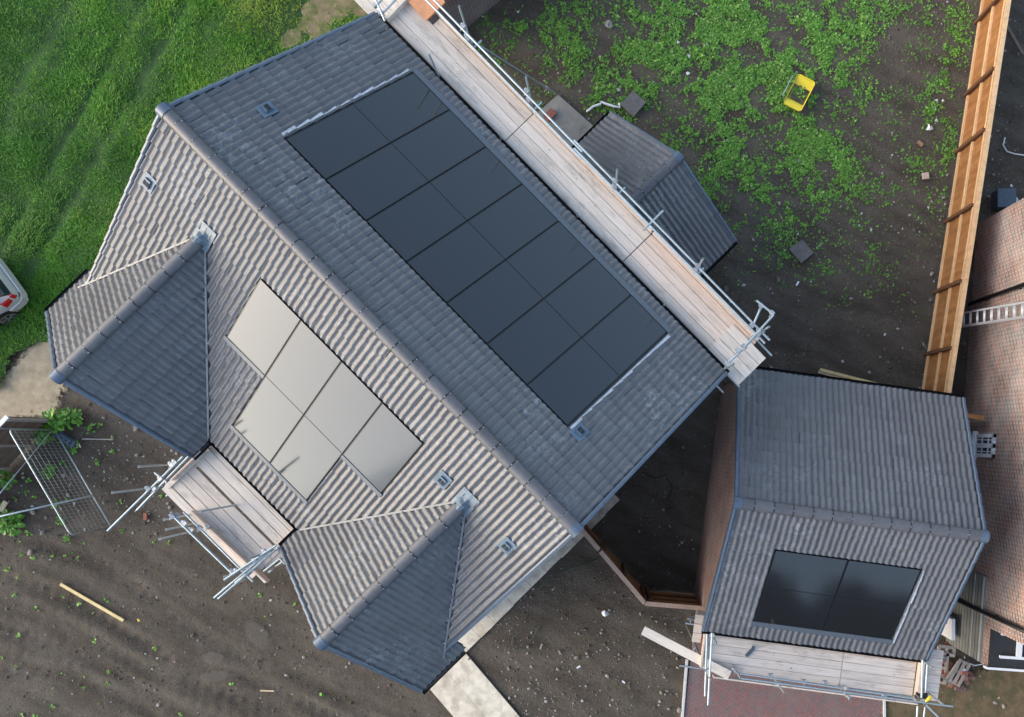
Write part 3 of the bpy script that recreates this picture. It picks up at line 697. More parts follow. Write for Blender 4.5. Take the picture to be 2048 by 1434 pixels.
# wings
for uw, wp, side in ((UW1, wp1, -1), (UW2, wp2, 1)):
    O1 = HP(uw, -VR, RW); A1 = -HV; Lw = W_ + PJ - VR
    for sg in (-1, 1):
        S1 = (HU * sg - Z * MW).normalized(); outer = sg == side
        ww = HO if outer else HW
        q1 = ww * math.sqrt(1 + MW * MW)
        # valley: cut away the part lying inside the main roof
        e = HP(uw + sg * HW, -W_, 0); ap = HP(uw, -VR, 0); d = (e - ap).normalized(); nrm = Vector((d.y, -d.x, 0))
        if nrm.dot(HV) < 0: nrm = -nrm
        tile_slope(house, O1, A1, S1, 0, Lw, 0.05, q1, cuts=[(ap, nrm)])
        if outer:                                     # the eaves run back past the verge of the main roof
            ug = uw if side < 0 else L_ - uw
            qa = ug * math.sqrt(1 + MW * MW) + .0
            tile_slope(house, O1, A1, S1, 2.7 + .0, Lw - .3, qa - .0, q1, cuts=[(ap, -nrm)])
        # verge and gutter
        verge(house, O1 + A1 * Lw + S1 * .05, O1 + A1 * Lw + S1 * q1, -HV)
        g0 = (-4.0 if outer else -W_ + .02)
        u_e = uw + sg * (ww + .07); ze = RW - MW * ww + (.03 if outer else -.02)
        gutter(house, HP(u_e, g0, ze), HP(u_e, -W_ - PJ, ze), HU * sg)
        # valley liner
        if not outer or True:
            mb = MB(); f1 = 0.90 if outer else 1.0
            a = HP(uw, -VR, RW + .035); b = HP(uw + sg * HW * f1, -VR - (W_ - VR) * f1, RW - MW * HW * f1 + .045)
            a = a + (b - a) * .06
            mb.bar(a + Z * .03, b + Z * .02, .04, .04)
            dd = (b - a)
            for k in range(1, 12): mb.box(a + dd * (k / 12.2) + HU * -sg * .035, HU * .02, HV * .01, Z * .035, 1)
            mb.build('valley_liner', [MT['valley'], MT['white']], house)
    ridge(house, HP(uw, -VR - .22, RW + .05), HP(uw, -W_ - PJ - .03, RW + .05), capends=(False, True))
    # lead saddle where the wing ridge meets the main slope
    mb = MB(); K = 7; g = {}
    for i in range(K):
        for j in range(K):
            a, b = (i / (K - 1) - .5) * .44, (j / (K - 1) - .5) * .44
            px_, q_ = a, b
            v_ = -(VR + .06) - q_
            z1 = R_ - M_ * (-v_) if v_ < 0 else R_; z2 = RW - MW * abs(px_) + .04
            rz = RW + .14 - 1.2 * px_ * px_ * 6 if abs(px_) < .14 and -v_ > VR + .1 else -9
            g[i, j] = HP(uw + px_, v_, max(z1 + .06, z2 + .06 if -v_ > VR else -9, rz) + random.uniform(0, .012))
    for i in range(K - 1):
        for j in range(K - 1): mb.face([g[i, j], g[i + 1, j], g[i + 1, j + 1], g[i, j + 1]], 0, .5, sm=True)
    mb.build('lead_saddle', MT['lead'], house)
# verges and gutters of the main roof
vs = lambda v: R_ - M_ * v
for uu, sg in ((0, -1), (L_, 1)):
    verge(house, HP(uu, .05, R_), HP(uu, W2_, EN), HU * sg)
    vb = VR + (UW1 if sg < 0 else L_ - UW2) * (W_ - VR) / HW
    verge(house, HP(uu, -.05, R_), HP(uu, -vb + .02, vs(vb)), HU * sg)
gutter(house, HP(-.02, W2_ + .05, EN - .03), HP(L_ + .02, W2_ + .05, EN - .03), HV)
gutter(house, HP(UW1 + HW, -W_ - .05, E_ - .03), HP(UW2 - HW, -W_ - .05, E_ - .03), -HV)
# panels, their trays and flashings
def tray(parent, O, A, S, u0, u1, q0, q1, apron=0.13, sides=.05, segs=None):
    Nn = A.cross(S); Nn = Nn if Nn.z > 0 else -Nn; Nn.normalize(); mb = MB()
    P = lambda a, b, z: O + A * a + S * b + Nn * z
    mb.face([P(u0 - sides, q0 - .06, .012), P(u1 + sides, q0 - .06, .012), P(u1 + sides, q1 + .03, .012), P(u0 - sides, q1 + .03, .012)], 0)
    for a0, a1 in (segs or [(u0 - .04, u1 + .04)]): mb.box(P((a0 + a1) / 2, q1 + apron / 2 + .012, .044), A * ((a1 - a0) / 2), S * (apron / 2), Nn * .014, 1)
    return mb.build('panel_tray', [MT['tray'], MT['apron']], parent)
tray(house, O0, HU, SN, nu, nu + 7 * pw, nv, nv + 2 * ph, apron=.14)
tray(house, O0, HU, SS, su, su + 4 * pw, sv, sv + ph, apron=.10, segs=[(su - .04, su + pw - .01), (su + 3 * pw + .01, su + 4 * pw + .04)])
tray(house, O0, HU, SS, su + pw, su + 3 * pw, sv + ph + .0, sv + 2 * ph, apron=.10)
g = .011
for i in range(7):
    for j in range(2): panel(house, O0, HU, SN, nu + i * pw + g, nv + j * ph + g * .25, pw - 2 * g, ph - .5 * g)
for i in range(4): panel(house, O0, HU, SS, su + i * pw + g, sv + g * .25, pw - 2 * g, ph - .5 * g)
for i in (1, 2): panel(house, O0, HU, SS, su + i * pw + g, sv + ph + g * .25, pw - 2 * g, ph - .5 * g)
# cut tile edges, pale with saw dust, beside the big panel block
for uu, sg in ((nu - .06, -1), (nu + 7 * pw + .06, 1)):
    mb = MB(); NN = HU.cross(SN); NN = NN if NN.z > 0 else -NN; NN.normalize(); q = nv
    while q < nv + 2 * ph - .1:
        wd = random.uniform(.03, .085); a = q; b = q + .33
        p0, p1 = O0 + HU * uu + SN * a + NN * .062, O0 + HU * uu + SN * b + NN * .088
        mb.face([p0, p0 + HU * sg * wd * random.uniform(.3, 1), p1 + HU * sg * wd, p1], 0); q += .34
    mb.build('cut_tile_edge', MT['cutdust'], house)
for uu, q in ((0.93, 1.58), (9.95, 1.52)): vent(house, O0, HU, SN, uu, q)
for uu, q in ((0.36, 1.48), (8.72, 1.45), (10.56, 1.46)): vent(house, O0, HU, SS, uu, q)
# rear single-storey projection with its own small gable roof
XR, XE, XU, XH, XV = 3.85, 2.3, 6.76, 2.34, 7.78; MX = (XR - XE) / XH
xw = MB()
ringwall(xw, [HP(XU - XH + .3, W2_ - .4), HP(XU - XH + .3, XV - .12), HP(XU + XH - .3, XV - .12), HP(XU + XH - .3, W2_ - .4)], -.1, XE)
xw.face([HP(XU - XH + .3, XV - .12, XE), HP(XU + XH - .3, XV - .12, XE), HP(XU, XV - .12, XR - .15)], 0, .5, [(0, 2), (4, 2), (2, 3.5)])
xw.build('wall', MT['brick_house'], house)
for sg in (-1, 1):
    S1 = (HU * sg - Z * MX).normalized(); O1 = HP(XU, W2_ - .4, XR); Lw = XV - W2_ + .4; q1 = XH * math.sqrt(1 + MX * MX)
    tile_slope(house, O1, HV, S1, 0, Lw, .05, q1)
    verge(house, O1 + HV * Lw + S1 * .05, O1 + HV * Lw + S1 * q1, HV)
    gutter(house, HP(XU + sg * (XH + .05), W2_ - .4, XE - .03), HP(XU + sg * (XH + .05), XV, XE - .03), HU * sg)
ridge(house, HP(XU, W2_ - .3, XR + .05), HP(XU, XV + .02, XR + .05), capends=(False, True))

# ------------------------------------------------------------------ the garage
GE, GRZ, GL, GW, GW2 = 3.2515, 5.3855, 5.7255, 3.4047, 3.2442; GM = (GRZ - GE) / GW
garage = thing('detached_garage', GP(GL / 2, 0, 0), 'small brick garage with grey tiled gable roof and four dark solar panels', 'garage')
gw = MB(); GF = [GP(.12, GW2 - .25), GP(.12, -GW + .3), GP(GL - .12, -GW + .3), GP(GL - .12, GW2 - .25)]
ringwall(gw, GF, -.1, GE - .03)
for uu in (.12, GL - .12): gw.face([GP(uu, GW2 - .25, GE - .03), GP(uu, -GW + .3, GE - .03), GP(uu, 0, GRZ - .12)], 0, .5, [(0, 3), (6.1, 3), (3.1, 5.2)])
gw.build('wall', MT['brick_garage'], garage)
GO = GP(0, 0, GRZ); SB = (GV - Z * GM).normalized(); SF = (-GV - Z * GM).normalized(); gu, gv, gpw, gph = 1.174, 1.165, 1.73, 1.145
tile_slope(garage, GO, GU, SB, 0, GL, .05, GW2 * math.sqrt(1 + GM * GM), label='rear roof slope without panels')
tile_slope(garage, GO, GU, SF, 0, GL, .05, GW * math.sqrt(1 + GM * GM), holes=[(gu - .03, gu + 2 * gpw + .03, gv - .03, gv + 2 * gph + .17)], label='front roof slope with four dark panels')
ridge(garage, GP(-.03, 0, GRZ + .05), GP(GL + .03, 0, GRZ + .05))
for uu, sg in ((0, -1), (GL, 1)):
    verge(garage, GP(uu, .05, GRZ), GP(uu, GW2, GRZ - GM * GW2), GU * sg); verge(garage, GP(uu, -.05, GRZ), GP(uu, -GW, GE), GU * sg)
gutter(garage, GP(-.02, GW2 + .05, GRZ - GM * GW2 - .03), GP(GL + .02, GW2 + .05, GRZ - GM * GW2 - .03), GV)
gutter(garage, GP(-.02, -GW - .05, GE - .03), GP(GL + .02, -GW - .05, GE - .03), -GV)
tray(garage, GO, GU, SF, gu, gu + 2 * gpw, gv, gv + 2 * gph, apron=.15)
for i in range(2):
    for j in range(2): panel(garage, GO, GU, SF, gu + i * gpw + g, gv + j * gph + g * .25, gpw - 2 * g, gph - .5 * g, True)
mb = MB(); NN = GU.cross(SF); NN = NN if NN.z > 0 else -NN; NN.normalize(); q = gv
while q < gv + 2 * gph:
    mb.face([GO + GU * (gu + 2 * gpw + .05) + SF * q + NN * .066, GO + GU * (gu + 2 * gpw + .05 + random.uniform(.02, .06)) + SF * q + NN * .066, GO + GU * (gu + 2 * gpw + .09) + SF * (q + .33) + NN * .09, GO + GU * (gu + 2 * gpw + .05) + SF * (q + .33) + NN * .09], 0); q += .34
mb.build('cut_tile_edge', MT['cutdust'], garage)
dr = MB(); dr.box(GP(GL / 2, -GW + .28, 1.1), GU * 1.3, GV * .03, Z * 1.1); dr.build('garage_door', MT['greypanel'], garage)

# ------------------------------------------------------------------ the neighbour's house on the right
WA, WB = at(1955, 448), at(1895, 1285); WD = (WB - WA).normalized(); WN = Vector((-WD.y, WD.x, 0))
if WN.x > 0: WN = -WN                                                   # outward, towards the camera side
WC = at(1955, 448); WL = (WB - WA).length
neigh = thing('neighbour_house', WA + WD * 5 - WN * 4, 'tall red brick neighbouring house with white window and grey side door along the right edge', 'house')
nb = MB(); DEP = 8.0
def NPt(s, o=0, z=0): return WA + WD * s + WN * o + Z * z
LM = WL - 1.0
nb.wall(NPt(0), NPt(LM), -.1, 5.2); nb.wall(NPt(LM), NPt(LM, -DEP), -.1, 5.2); nb.wall(NPt(LM, -DEP), NPt(0, -DEP), -.1, 5.2); nb.wall(NPt(0, -DEP), NPt(0), -.1, 5.2)
nb.wall(NPt(LM + .0), NPt(WL), -.1, 2.45, u0=LM); nb.wall(NPt(WL), NPt(WL, -DEP), -.1, 2.45)
nb.face([NPt(LM, 0, 5.2), NPt(LM, -DEP, 5.2), NPt(LM, -DEP / 2, 8.4)], 0, .5, [(0, 5), (8, 5), (4, 8)]); nb.face([NPt(0, 0, 5.2), NPt(0, -DEP, 5.2), NPt(0, -DEP / 2, 8.4)], 0, .5, [(0, 5), (8, 5), (4, 8)])
MT['brick_neigh'] = brick_mat('orange_red_brick', (0.33, 0.115, 0.065), (0.24, 0.09, 0.055), (0.085, 0.06, 0.055), (0.56, 0.50, 0.44), dirt=0.22, ms=.012)
nb.build('wall', MT['brick_neigh'], neigh)
for sg in (0, 1):
    O1 = NPt(-.1, -DEP / 2, 8.45); S1 = ((WN if sg == 0 else -WN) - Z * .8).normalized()
    tile_slope(neigh, O1, WD, S1, 0, LM + .2, 0.05, 4.15 * math.sqrt(1.64))
ridge(neigh, NPt(-.1, -DEP / 2, 8.5), NPt(LM + .1, -DEP / 2, 8.5))
# flat-roofed front part
fr = MB(); fr.box((NPt(LM, 0, 2.47) + NPt(WL, -DEP, 2.47)) / 2, WD * (WL - LM) / 2, WN * DEP / 2, Z * .03); fr.build('flat_roof', MT['felt'], neigh)
fs = MB()
fs.box(NPt(WL + .03, -DEP / 2 + .02, 2.42), WD * .03, WN * (DEP / 2 + .04), Z * .11)
fs.box(NPt(WL - .30, -1.6, 2.54), WD * .035, WN * 1.35, Z * .03); fs.box(NPt(LM + .10, -1.6, 2.54), WD * .035, WN * 1.35, Z * .03); fs.box(NPt((LM + WL) / 2 - .1, -.75, 2.54), WD * .28, WN * .07, Z * .028)
fs.build('white_trim', MT['white'], neigh)
for k in range(14):
    pass
# grey side door panel with narrow ribs
gp = MB(); s1 = WL - .02; s0 = s1 - 2.15
s0 = WL - 2.3
gp.box(NPt((s0 + s1) / 2, .03, 1.05), WD * (s1 - s0) / 2, WN * .025, Z * 1.05)
for k in range(1, 12): gp.box(NPt((s0 + s1) / 2, .057, 2.1 * k / 12), WD * (s1 - s0) / 2, WN * .004, Z * .006, 1)
gp.box(NPt((s0 + s1) / 2, .06, 1.55), WD * (s1 - s0) / 2, WN * .012, Z * .02, 2); gp.box(NPt((s0 + s1) / 2, .06, 2.03), WD * (s1 - s0) / 2, WN * .012, Z * .03, 2)
MT['greylight'] = mat('pale_grey_strip', (0.42, 0.42, 0.38), (0.46, 0.46, 0.42), 0.5, ns=6, na=0.3)
gp.build('side_door', [MT['greypanel'], MT['felt'], MT['greylight']], neigh)
# window
def s_of(px, py):                                    # position along the wall of a point seen at that pixel at ground height
    return (at(px, py) - WA).dot(WD)
sw0, sw1 = s_of(1920, 868), s_of(1920, 912)
window(neigh, NPt(sw0, .0), NPt(sw1, .0), 0.98, 2.02, WN, bars=1, panes=(2, 3))
window(neigh, NPt(s_of(1918, 880), .0), NPt(s_of(1915, 925), .0), 3.8, 4.9, WN, bars=1, panes=(2, 3))
sl = MB(); sl.box(NPt((sw0 + sw1) / 2, .07, .93), WD * ((sw1 - sw0) / 2 + .08), WN * .07, Z * .03); sl.build('window_sill', MT['white'], neigh)
for py, o in ((609, .09), (1192, .10)):
    s = s_of(1942 if py < 700 else 1902, py); mb = MB(); mb.tube(NPt(s, o, .05), NPt(s, o, 5.1), .055, 10)
    for zz in (1.0, 2.8, 4.4): mb.box(NPt(s, o - .04, zz), WD * .06, WN * .05, Z * .02)
    mb.build('downpipe', MT['black'], neigh)

# dark brick building beyond the scaffold, top of the picture
bp, bq = at(1003, -3), at(926, 60); bd = (bp - bq).normalized(); bn = Vector((bd.y, -bd.x, 0))
if bn.dot(at(1060, 60) - bq) < 0: bn = -bn
b2 = thing('brick_outbuilding', bq - bn * 1.5, 'dark plum brick building at the top edge behind the rear scaffold', 'building')
mb = MB(); q0_ = bq - bd * 1.1; q1_ = bp + bd * 3.0
for a, b in ((q0_, q1_), (q1_, q1_ - bn * 3), (q1_ - bn * 3, q0_ - bn * 3), (q0_ - bn * 3, q0_)): mb.wall(a, b, -.1, 2.6)
mb.build('wall', MT['brick_dark'], b2)
O1 = (q0_ - bd * .1) - bn * 1.5 + Z * 3.7
for sg in (1, -1): tile_slope(b2, O1, bd, (bn * sg - Z * .7).normalized(), 0, (q1_ - q0_).length + .2, .05, 1.62 * 1.22)

# ------------------------------------------------------------------ scaffolds
def tubepart(root, name, p, q, r=.0242, hollow=True):
    mb = MB(); mb.tube(p, q, r, 10, 0, hollow=1 if hollow else False); return mb.build(name, [MT['steel'], MT['bore']], root)
def fitting(root, c, ax=None):
    mb = MB(); a = Vector((ax or (1, 0, 0))).normalized(); b = a.cross(Z).normalized() if abs(a.z) < .9 else Vector((1, 0, 0))
    c_ = a.cross(b); mb.box(c, a * .045, b * .042, c_ * .04); mb.tube(Vector(c) + b * .03, Vector(c) + b * .11 + a * .02, .012, 6); mb.box(Vector(c) - a * .05, a * .02, b * .025, c_ * .05)
    return mb.build('coupler', MT['coupler'], root)
def boardpart(root, p, q, wd, th=.038, m='board', name='deck_board', jit=.003, up=Z):
    mb = MB(); mb.bar(Vector(p) + Z * random.uniform(0, jit), Vector(q) + Z * random.uniform(0, jit), wd, th, up)
    return mb.build(name, MT[m], root)
def stand(root, px, z0, zt, zb=0.0):
    """standard: vertical tube through the point seen at px at height z0, from zb up to zt"""
    b = at(px[0], px[1], z0); return tubepart(root, 'standard', Vector((b.x, b.y, zb)), Vector((b.x, b.y, zt)))

# rear scaffold
DZ = 5.14
sc1 = thing('scaffold', HP(5.5, 5.2, 0), 'long rear scaffold with a pale boarded deck running the length of the house eaves', 'scaffold')
cuts_u = [-1.2, 3.98, 7.82, 11.28]
for i in range(3):
    for k in range(5):
        v = 4.55 + .105 + k * .222
        if i == 0 and k == 4:                         # last board starts past the brick building
            boardpart(sc1, HP(.95, v, DZ), HP(cuts_u[1] - .012, v, DZ), .205); continue
        m = 'board2' if (i == 2 and k in (2, 3, 4)) else 'board'
        boardpart(sc1, HP(cuts_u[i] + .012, v, DZ), HP(cuts_u[i + 1] - .012, v, DZ), .212, m=m)
for k in range(4): boardpart(sc1, HP(10.6, 4.76 + k * .225, DZ + .043), HP(11.68, 4.76 + k * .225, DZ + .043), .215)
for a, b in ((.95, 3.9), (3.95, 7.8), (7.85, 11.25)): boardpart(sc1, HP(a, 5.68, DZ + .11), HP(b, 5.68, DZ + .11), .22, m='board2', name='toe_board', up=HV, th=.035)
RV = 5.66
for z, v in ((5.55, 5.63), (6.0, 5.65)):
    for a, b in ((.55 if z < 6 else .2, 5.6), (5.3, 11.4)): tubepart(sc1, 'guard_rail', HP(a, v + (.0 if a < 1 else .05), z + (.0 if a < 1 else .0)), HP(b, v + (.0 if a < 1 else .05), z))
tops = {1.86: 6.75, 3.83: 6.65, 6.56: 6.65, 9.15: 6.6, 11.15: 6.55}
for u, zt in tops.items():
    tubepart(sc1, 'standard', HP(u, 5.76, 0), HP(u, 5.76, zt)); tubepart(sc1, 'standard', HP(u + .1, 4.68, 0), HP(u + .1, 4.68, 5.1 if u not in (1.86,) else 6.35))
    tubepart(sc1, 'transom', HP(u + .06, 4.35, DZ - .08), HP(u + .06, 6.0, DZ - .08))
    for z in (5.55, 6.0): fitting(sc1, HP(u, 5.71, z), HU)
for u in (3.95, 6.4, 9.2): tubepart(sc1, 'standard', HP(u, 4.70, 4.6), HP(u, 4.70, 5.62 if u < 9 else 5.75))
for v, z in ((5.72, DZ - .14), (4.68, DZ - .14), (5.72, 2.6), (4.68, 2.6)): tubepart(sc1, 'ledger', HP(-1.0, v, z), HP(11.75, v, z))
tubepart(sc1, 'brace', at(945, 82, 5.75), at(1112, 188, .08)); fitting(sc1, at(938, 76, 5.9), HU)
fitting(sc1, at(1094, 177, .6), HU)
# short stub transom seen at mid length, and the hoist arm at the far end
tubepart(sc1, 'transom', HP(7.75, 5.4, 5.98), HP(7.75, 6.02, 5.98))
ZA = 6.15
tubepart(sc1, 'guard_rail', at(1455, 727, ZA), at(1500, 684, ZA)); tubepart(sc1, 'guard_rail', at(1489, 693, ZA + .06), at(1547, 630, ZA + .06))
tubepart(sc1, 'guard_rail', at(1458, 725, 5.65), at(1512, 672, 5.65))
tubepart(sc1, 'hoist_arm', at(1505, 653, ZA), at(1523, 612, ZA)); tubepart(sc1, 'hoist_arm', at(1513, 601, ZA + .05), at(1548, 629, ZA + .05)); 
for px in ((1523, 612), (1544, 626), (1505, 651), (1518, 661), (1489, 693), (1455, 728), (1476, 700)): fitting(sc1, at(px[0], px[1], ZA + .02), HU)
for px in ((1512, 668), (1482, 702), (1458, 733)):
    stand(sc1, px, 6.0, 6.62, 4.4)
# near left end of the rear scaffold: end frame over the verge
tubepart(sc1, 'guard_rail', at(748, -8, 6.1), at(770, 42, 6.1)); tubepart(sc1, 'guard_rail', at(753, 14, 5.7), at(764, 26, 5.7))
tubepart(sc1, 'guard_rail', at(752, 12, 6.1), at(768, -6, 6.1)); tubepart(sc1, 'guard_rail', at(766, 26, 5.6), at(800, -10, 5.6))
for px in ((752, 10), (762, 25)): fitting(sc1, at(px[0], px[1], 6.05), HV)
boardpart(sc1, at(774, 42, 5.22), at(820, -6, 5.22), .06, .2, name='toe_board')
og = MB(); og.box(at(852, 3, 5.24), HU * .32, HV * .30, Z * .03); tag(og.build('orange_board', MT['orange']), 'orange board lying on the far corner of the rear scaffold deck', 'board')

# front scaffold between the two gable wings
FZ = 4.90
sc2 = thing('scaffold', HP(5.6, -5.6, 0), 'small front scaffold deck squeezed between the two gable wings', 'scaffold')
c0, c1 = 4.13, 7.03
vv = -4.90
for k, wd in enumerate((.215, .225, .225, .225, .225, .225, .2)):
    if k == 3: vv -= .05
    b = c1 if k < 3 else c1 + .02
    boardpart(sc2, HP(c0 + (0.1 if k < 3 else .02), vv, FZ), HP(b, vv, FZ), wd - .012); vv -= wd + .004
boardpart(sc2, at(417, 897, FZ + .06), at(334, 974, FZ + .06), .12, .05, m='board', name='toe_board')
boardpart(sc2, at(405, 902, FZ + .14), at(345, 960, FZ + .14), .035, .2, m='board2', name='toe_board')
boardpart(sc2, at(386, 1022, FZ + .12), at(536, 1163, FZ + .12), .04, .22, m='board2', name='toe_board')
boardpart(sc2, at(391, 1026, FZ + .02), at(492, 1122, FZ + .02), .09, .04, m='board2', name='deck_board')
boardpart(sc2, at(598, 1064, FZ + .1), at(552, 1095, FZ + .1), .05, .2, m='board', name='toe_board')
boardpart(sc2, at(585, 1085, FZ - .02), at(528, 1130, FZ - .02), .18, .04, m='board', name='deck_board')
for z, a, b in ((5.9, (366, 913), (215, 1062)), (5.35, (377, 913), (273, 1021)), (5.9, (344, 1030), (468, 1150)), (5.35, (367, 1024), (506, 1163)), (5.75, (342, 1024), (380, 1063)),
                (5.9, (545, 1097), (428, 1196)), (5.8, (551, 1100), (436, 1198)), (5.3, (556, 1096), (470, 1166)), (5.95, (553, 1090), (448, 1160))):
    tubepart(sc2, 'guard_rail', at(*a, z), at(*b, z))
for a, z0, zt in (((343, 929), 5.0, 6.3), ((297, 977), 5.0, 6.35), ((384, 1063), 5.0, 6.35), ((371, 1051), 5.2, 6.0), ((362, 1033), 5.2, 5.9), ((471, 1010), 4.9, 6.55), ((553, 1098), 5.0, 6.4), ((478, 1143), 5.2, 5.9), ((497, 1132), 5.0, 5.9), ((476, 1165), 5.1, 5.8)):
    stand(sc2, a, z0, zt)
for px, z in (((343, 929), 5.6), ((351, 925), 5.9), ((322, 958), 5.9), ((297, 977), 5.9), ((309, 977), 5.4), ((345, 1032), 5.9), ((354, 1030), 5.8), ((370, 1046), 5.9), ((384, 1060), 5.35), ((400, 1056), 5.35), ((466, 1142), 5.9), ((474, 1142), 5.9), ((500, 1130), 5.35), ((510, 1120), 5.9), ((530, 1104), 5.9), ((497, 1146), 5.3), ((505, 1140), 5.3), ((417, 1053), 5.2)):
    fitting(sc2, at(*px, z), HU + Z * random.uniform(-.3, .3))
for u, v in ((4.3, -5.0), (4.3, -6.2), (6.9, -6.2), (6.9, -5.0)): tubepart(sc2, 'ledger', HP(u, -4.75, FZ - .1), HP(u, -6.5, FZ - .1)) if v < -6 else None
tubepart(sc2, 'ledger', HP(3.9, -6.3, FZ - .16), HP(7.3, -6.3, FZ - .16)); tubepart(sc2, 'ledger', HP(4.1, -5.0, FZ - .16), HP(7.1, -5.0, FZ - .16))
tubepart(sc2, 'transom', at(309, 945, 5.4), at(333, 963, 5.4)); 
for a, b, z in (((527, 1143), (566, 1112), 3.0), ((537, 1145), (571, 1118), 2.6), ((556, 1113), (570, 1128), 3.2)): tubepart(sc2, 'brace', at(*a, z), at(*b, z))

# scaffold in front of the garage
KZ = 2.93
sc3 = thing('scaffold', GP(3, -4.1, 0), 'boarded scaffold deck along the front eaves of the garage', 'scaffold')
GJ = 3.72
for k in range(5):
    v = -3.50 - k * .212
    for a, b in ((.10 + .02 * k, GJ - .008), (GJ + .008, 5.62)):
        boardpart(sc3, GP(a, v, KZ), GP(b, v, KZ), .204, m='board2_g' if (k == 0 and a > 1) else 'board_g')
for k in range(3): boardpart(sc3, GP(-.18, -3.24 - k * .24, KZ - .06), GP(.04, -3.24 - k * .24, KZ - .06), .225, m='board_g')
for k in range(6): boardpart(sc3, GP(5.78, -3.30 - k * .22, KZ + .01), GP(6.28, -3.30 - k * .22, KZ + .01), .21, m='board_g')
boardpart(sc3, GP(5.70, -3.36, KZ + .12), GP(5.70, -4.55, KZ + .12), .10, .2, m='board2', name='toe_board')
boardpart(sc3, GP(.45, -4.60, KZ + .1), GP(5.72, -4.60, KZ + .1), .036, .2, m='board', name='toe_board')
boardpart(sc3, GP(.10, -3.3, KZ + .1), GP(.10, -4.4, KZ + .1), .04, .2, m='board2', name='toe_board')
for z, a, b in ((3.4, (1480, 1347), (1850, 1400)), (3.85, (1479, 1356), (1906, 1413)), (3.35, (1414, 1268), (1410, 1392)), (3.8, (1424, 1266), (1416, 1410)), (3.8, (1845, 1320), (1843, 1395)), (3.4, (1855, 1322), (1850, 1400)),
                (3.9, (1835, 1412), (1833, 1450)), (3.6, (1850, 1414), (1846, 1450)), (3.9, (1852, 1410), (1890, 1447))):
    tubepart(sc3, 'guard_rail', at(*a, z), at(*b, z))
for a, z0, zt in (((1425, 1272), 3.3, 4.0), ((1415, 1345), 3.4, 4.05), ((1469, 1336), 3.2, 4.05), ((1556, 1368), 3.4, 4.1), ((1690, 1387), 3.6, 4.0), ((1872, 1398), 3.7, 4.1), ((1846, 1322), 3.3, 3.9), ((1392, 1293), 2.4, 2.9)):
    stand(sc3, a, z0, zt)
for px, z in (((1425, 1270), 3.6), ((1415, 1342), 3.7), ((1542, 1350), 3.6), ((1556, 1366), 3.7), ((1608, 1362), 3.4), ((1690, 1375), 3.6), ((1697, 1392), 3.8), ((1650, 1364), 3.4), ((1770, 1391), 3.4), ((1848, 1402), 3.8), ((1470, 1338), 3.4), ((1381, 1238), 2.6)):
    fitting(sc3, at(*px, z), GU + Z * random.uniform(-.3, .3))
tubepart(sc3, 'transom', at(1380, 1239, 2.6), at(1412, 1243, 2.6)); tubepart(sc3, 'transom', at(1380, 1235, 2.5), at(1415, 1225, 2.5))
for v in (-3.4, -4.5): tubepart(sc3, 'ledger', GP(-.4, v, KZ - .12), GP(6.4, v, KZ - .12))
tubepart(sc3, 'brace', at(1392, 1293, 2.5), at(1381, 1310, .4)); tubepart(sc3, 'brace', at(1392, 1290, 2.5), at(1398, 1312, .4)); tubepart(sc3, 'brace', at(1850, 1326, 3.1), at(1902, 1368, .6))
# loose long plank resting over the corner of the garage scaffold
mb = MB(); mb.bar(at(1286, 1260.5, 2.75), at(1459, 1351, 3.12), .235, .045, r=.95)
tag(mb.build('loose_plank', board_mat('plank_wood', (.6,.53,.44), (.7,.63,.54), -0.49, (.4,.34,.28))), 'long pale plank lying across the left corner of the garage scaffold', 'plank')
# black sack and yellow glove caught on the scaffold corner
def blob(name, c, rx, ry, rz, m, seed=0, sub=3, amp=.35, rot=0):
    bm = bmesh.new(); bmesh.ops.create_icosphere(bm, subdivisions=sub, radius=1); rr = random.Random(seed)
    ph_ = [rr.uniform(0, 6.3) for _ in range(6)]
    for v in bm.verts:
        p = v.co; k = 1 + amp * (.5 * math.sin(3 * p.x + ph_[0]) * math.cos(2.5 * p.y + ph_[1]) + .3 * math.sin(6 * p.y + ph_[2] + 4 * p.z) + .2 * math.sin(9 * p.x + ph_[3] + 7 * p.z))
        v.co = Vector((p.x * rx * k, p.y * ry * k, p.z * rz * k + rz * .7))
    me = bpy.data.meshes.new(name); bm.to_mesh(me); bm.free(); me.materials.append(MT[m])
    a = me.attributes.new('rnd', 'FLOAT', 'FACE'); a.data.foreach_set('value', [rr.random()] * len(me.polygons))
    for p in me.polygons: p.use_smooth = sub > 1
    o = bpy.data.objects.new(name, me); COL.objects.link(o); o.location = c; o.rotation_euler = (0, 0, rot); return o
tag(blob('rubbish_sack', at(1840, 1394, 3.35), .17, .14, .12, 'bag', 4, amp=.7), 'black plastic sack draped over the front right corner of the garage scaffold', 'sack')
tag(blob('yellow_strap', at(1857, 1397, 3.9), .045, .12, .02, 'yellow', 5, 2, rot=-.9), 'yellow strap beside the black sack on the scaffold corner', 'strap')
mb = MB(); a = at(1492, 1312, 2.97); d = (at(1509, 1294, 2.97) - a); mb.bar(a, a + d * .9, .07, .07, m=0); mb.bar(a + d * .8, a + d * 1.12 + Vector((-.06, 0, 0)), .05, .05)
tag(mb.build('cordless_drill', MT['slate_blue']), 'dark power tool left lying on the garage scaffold deck', 'power tool')

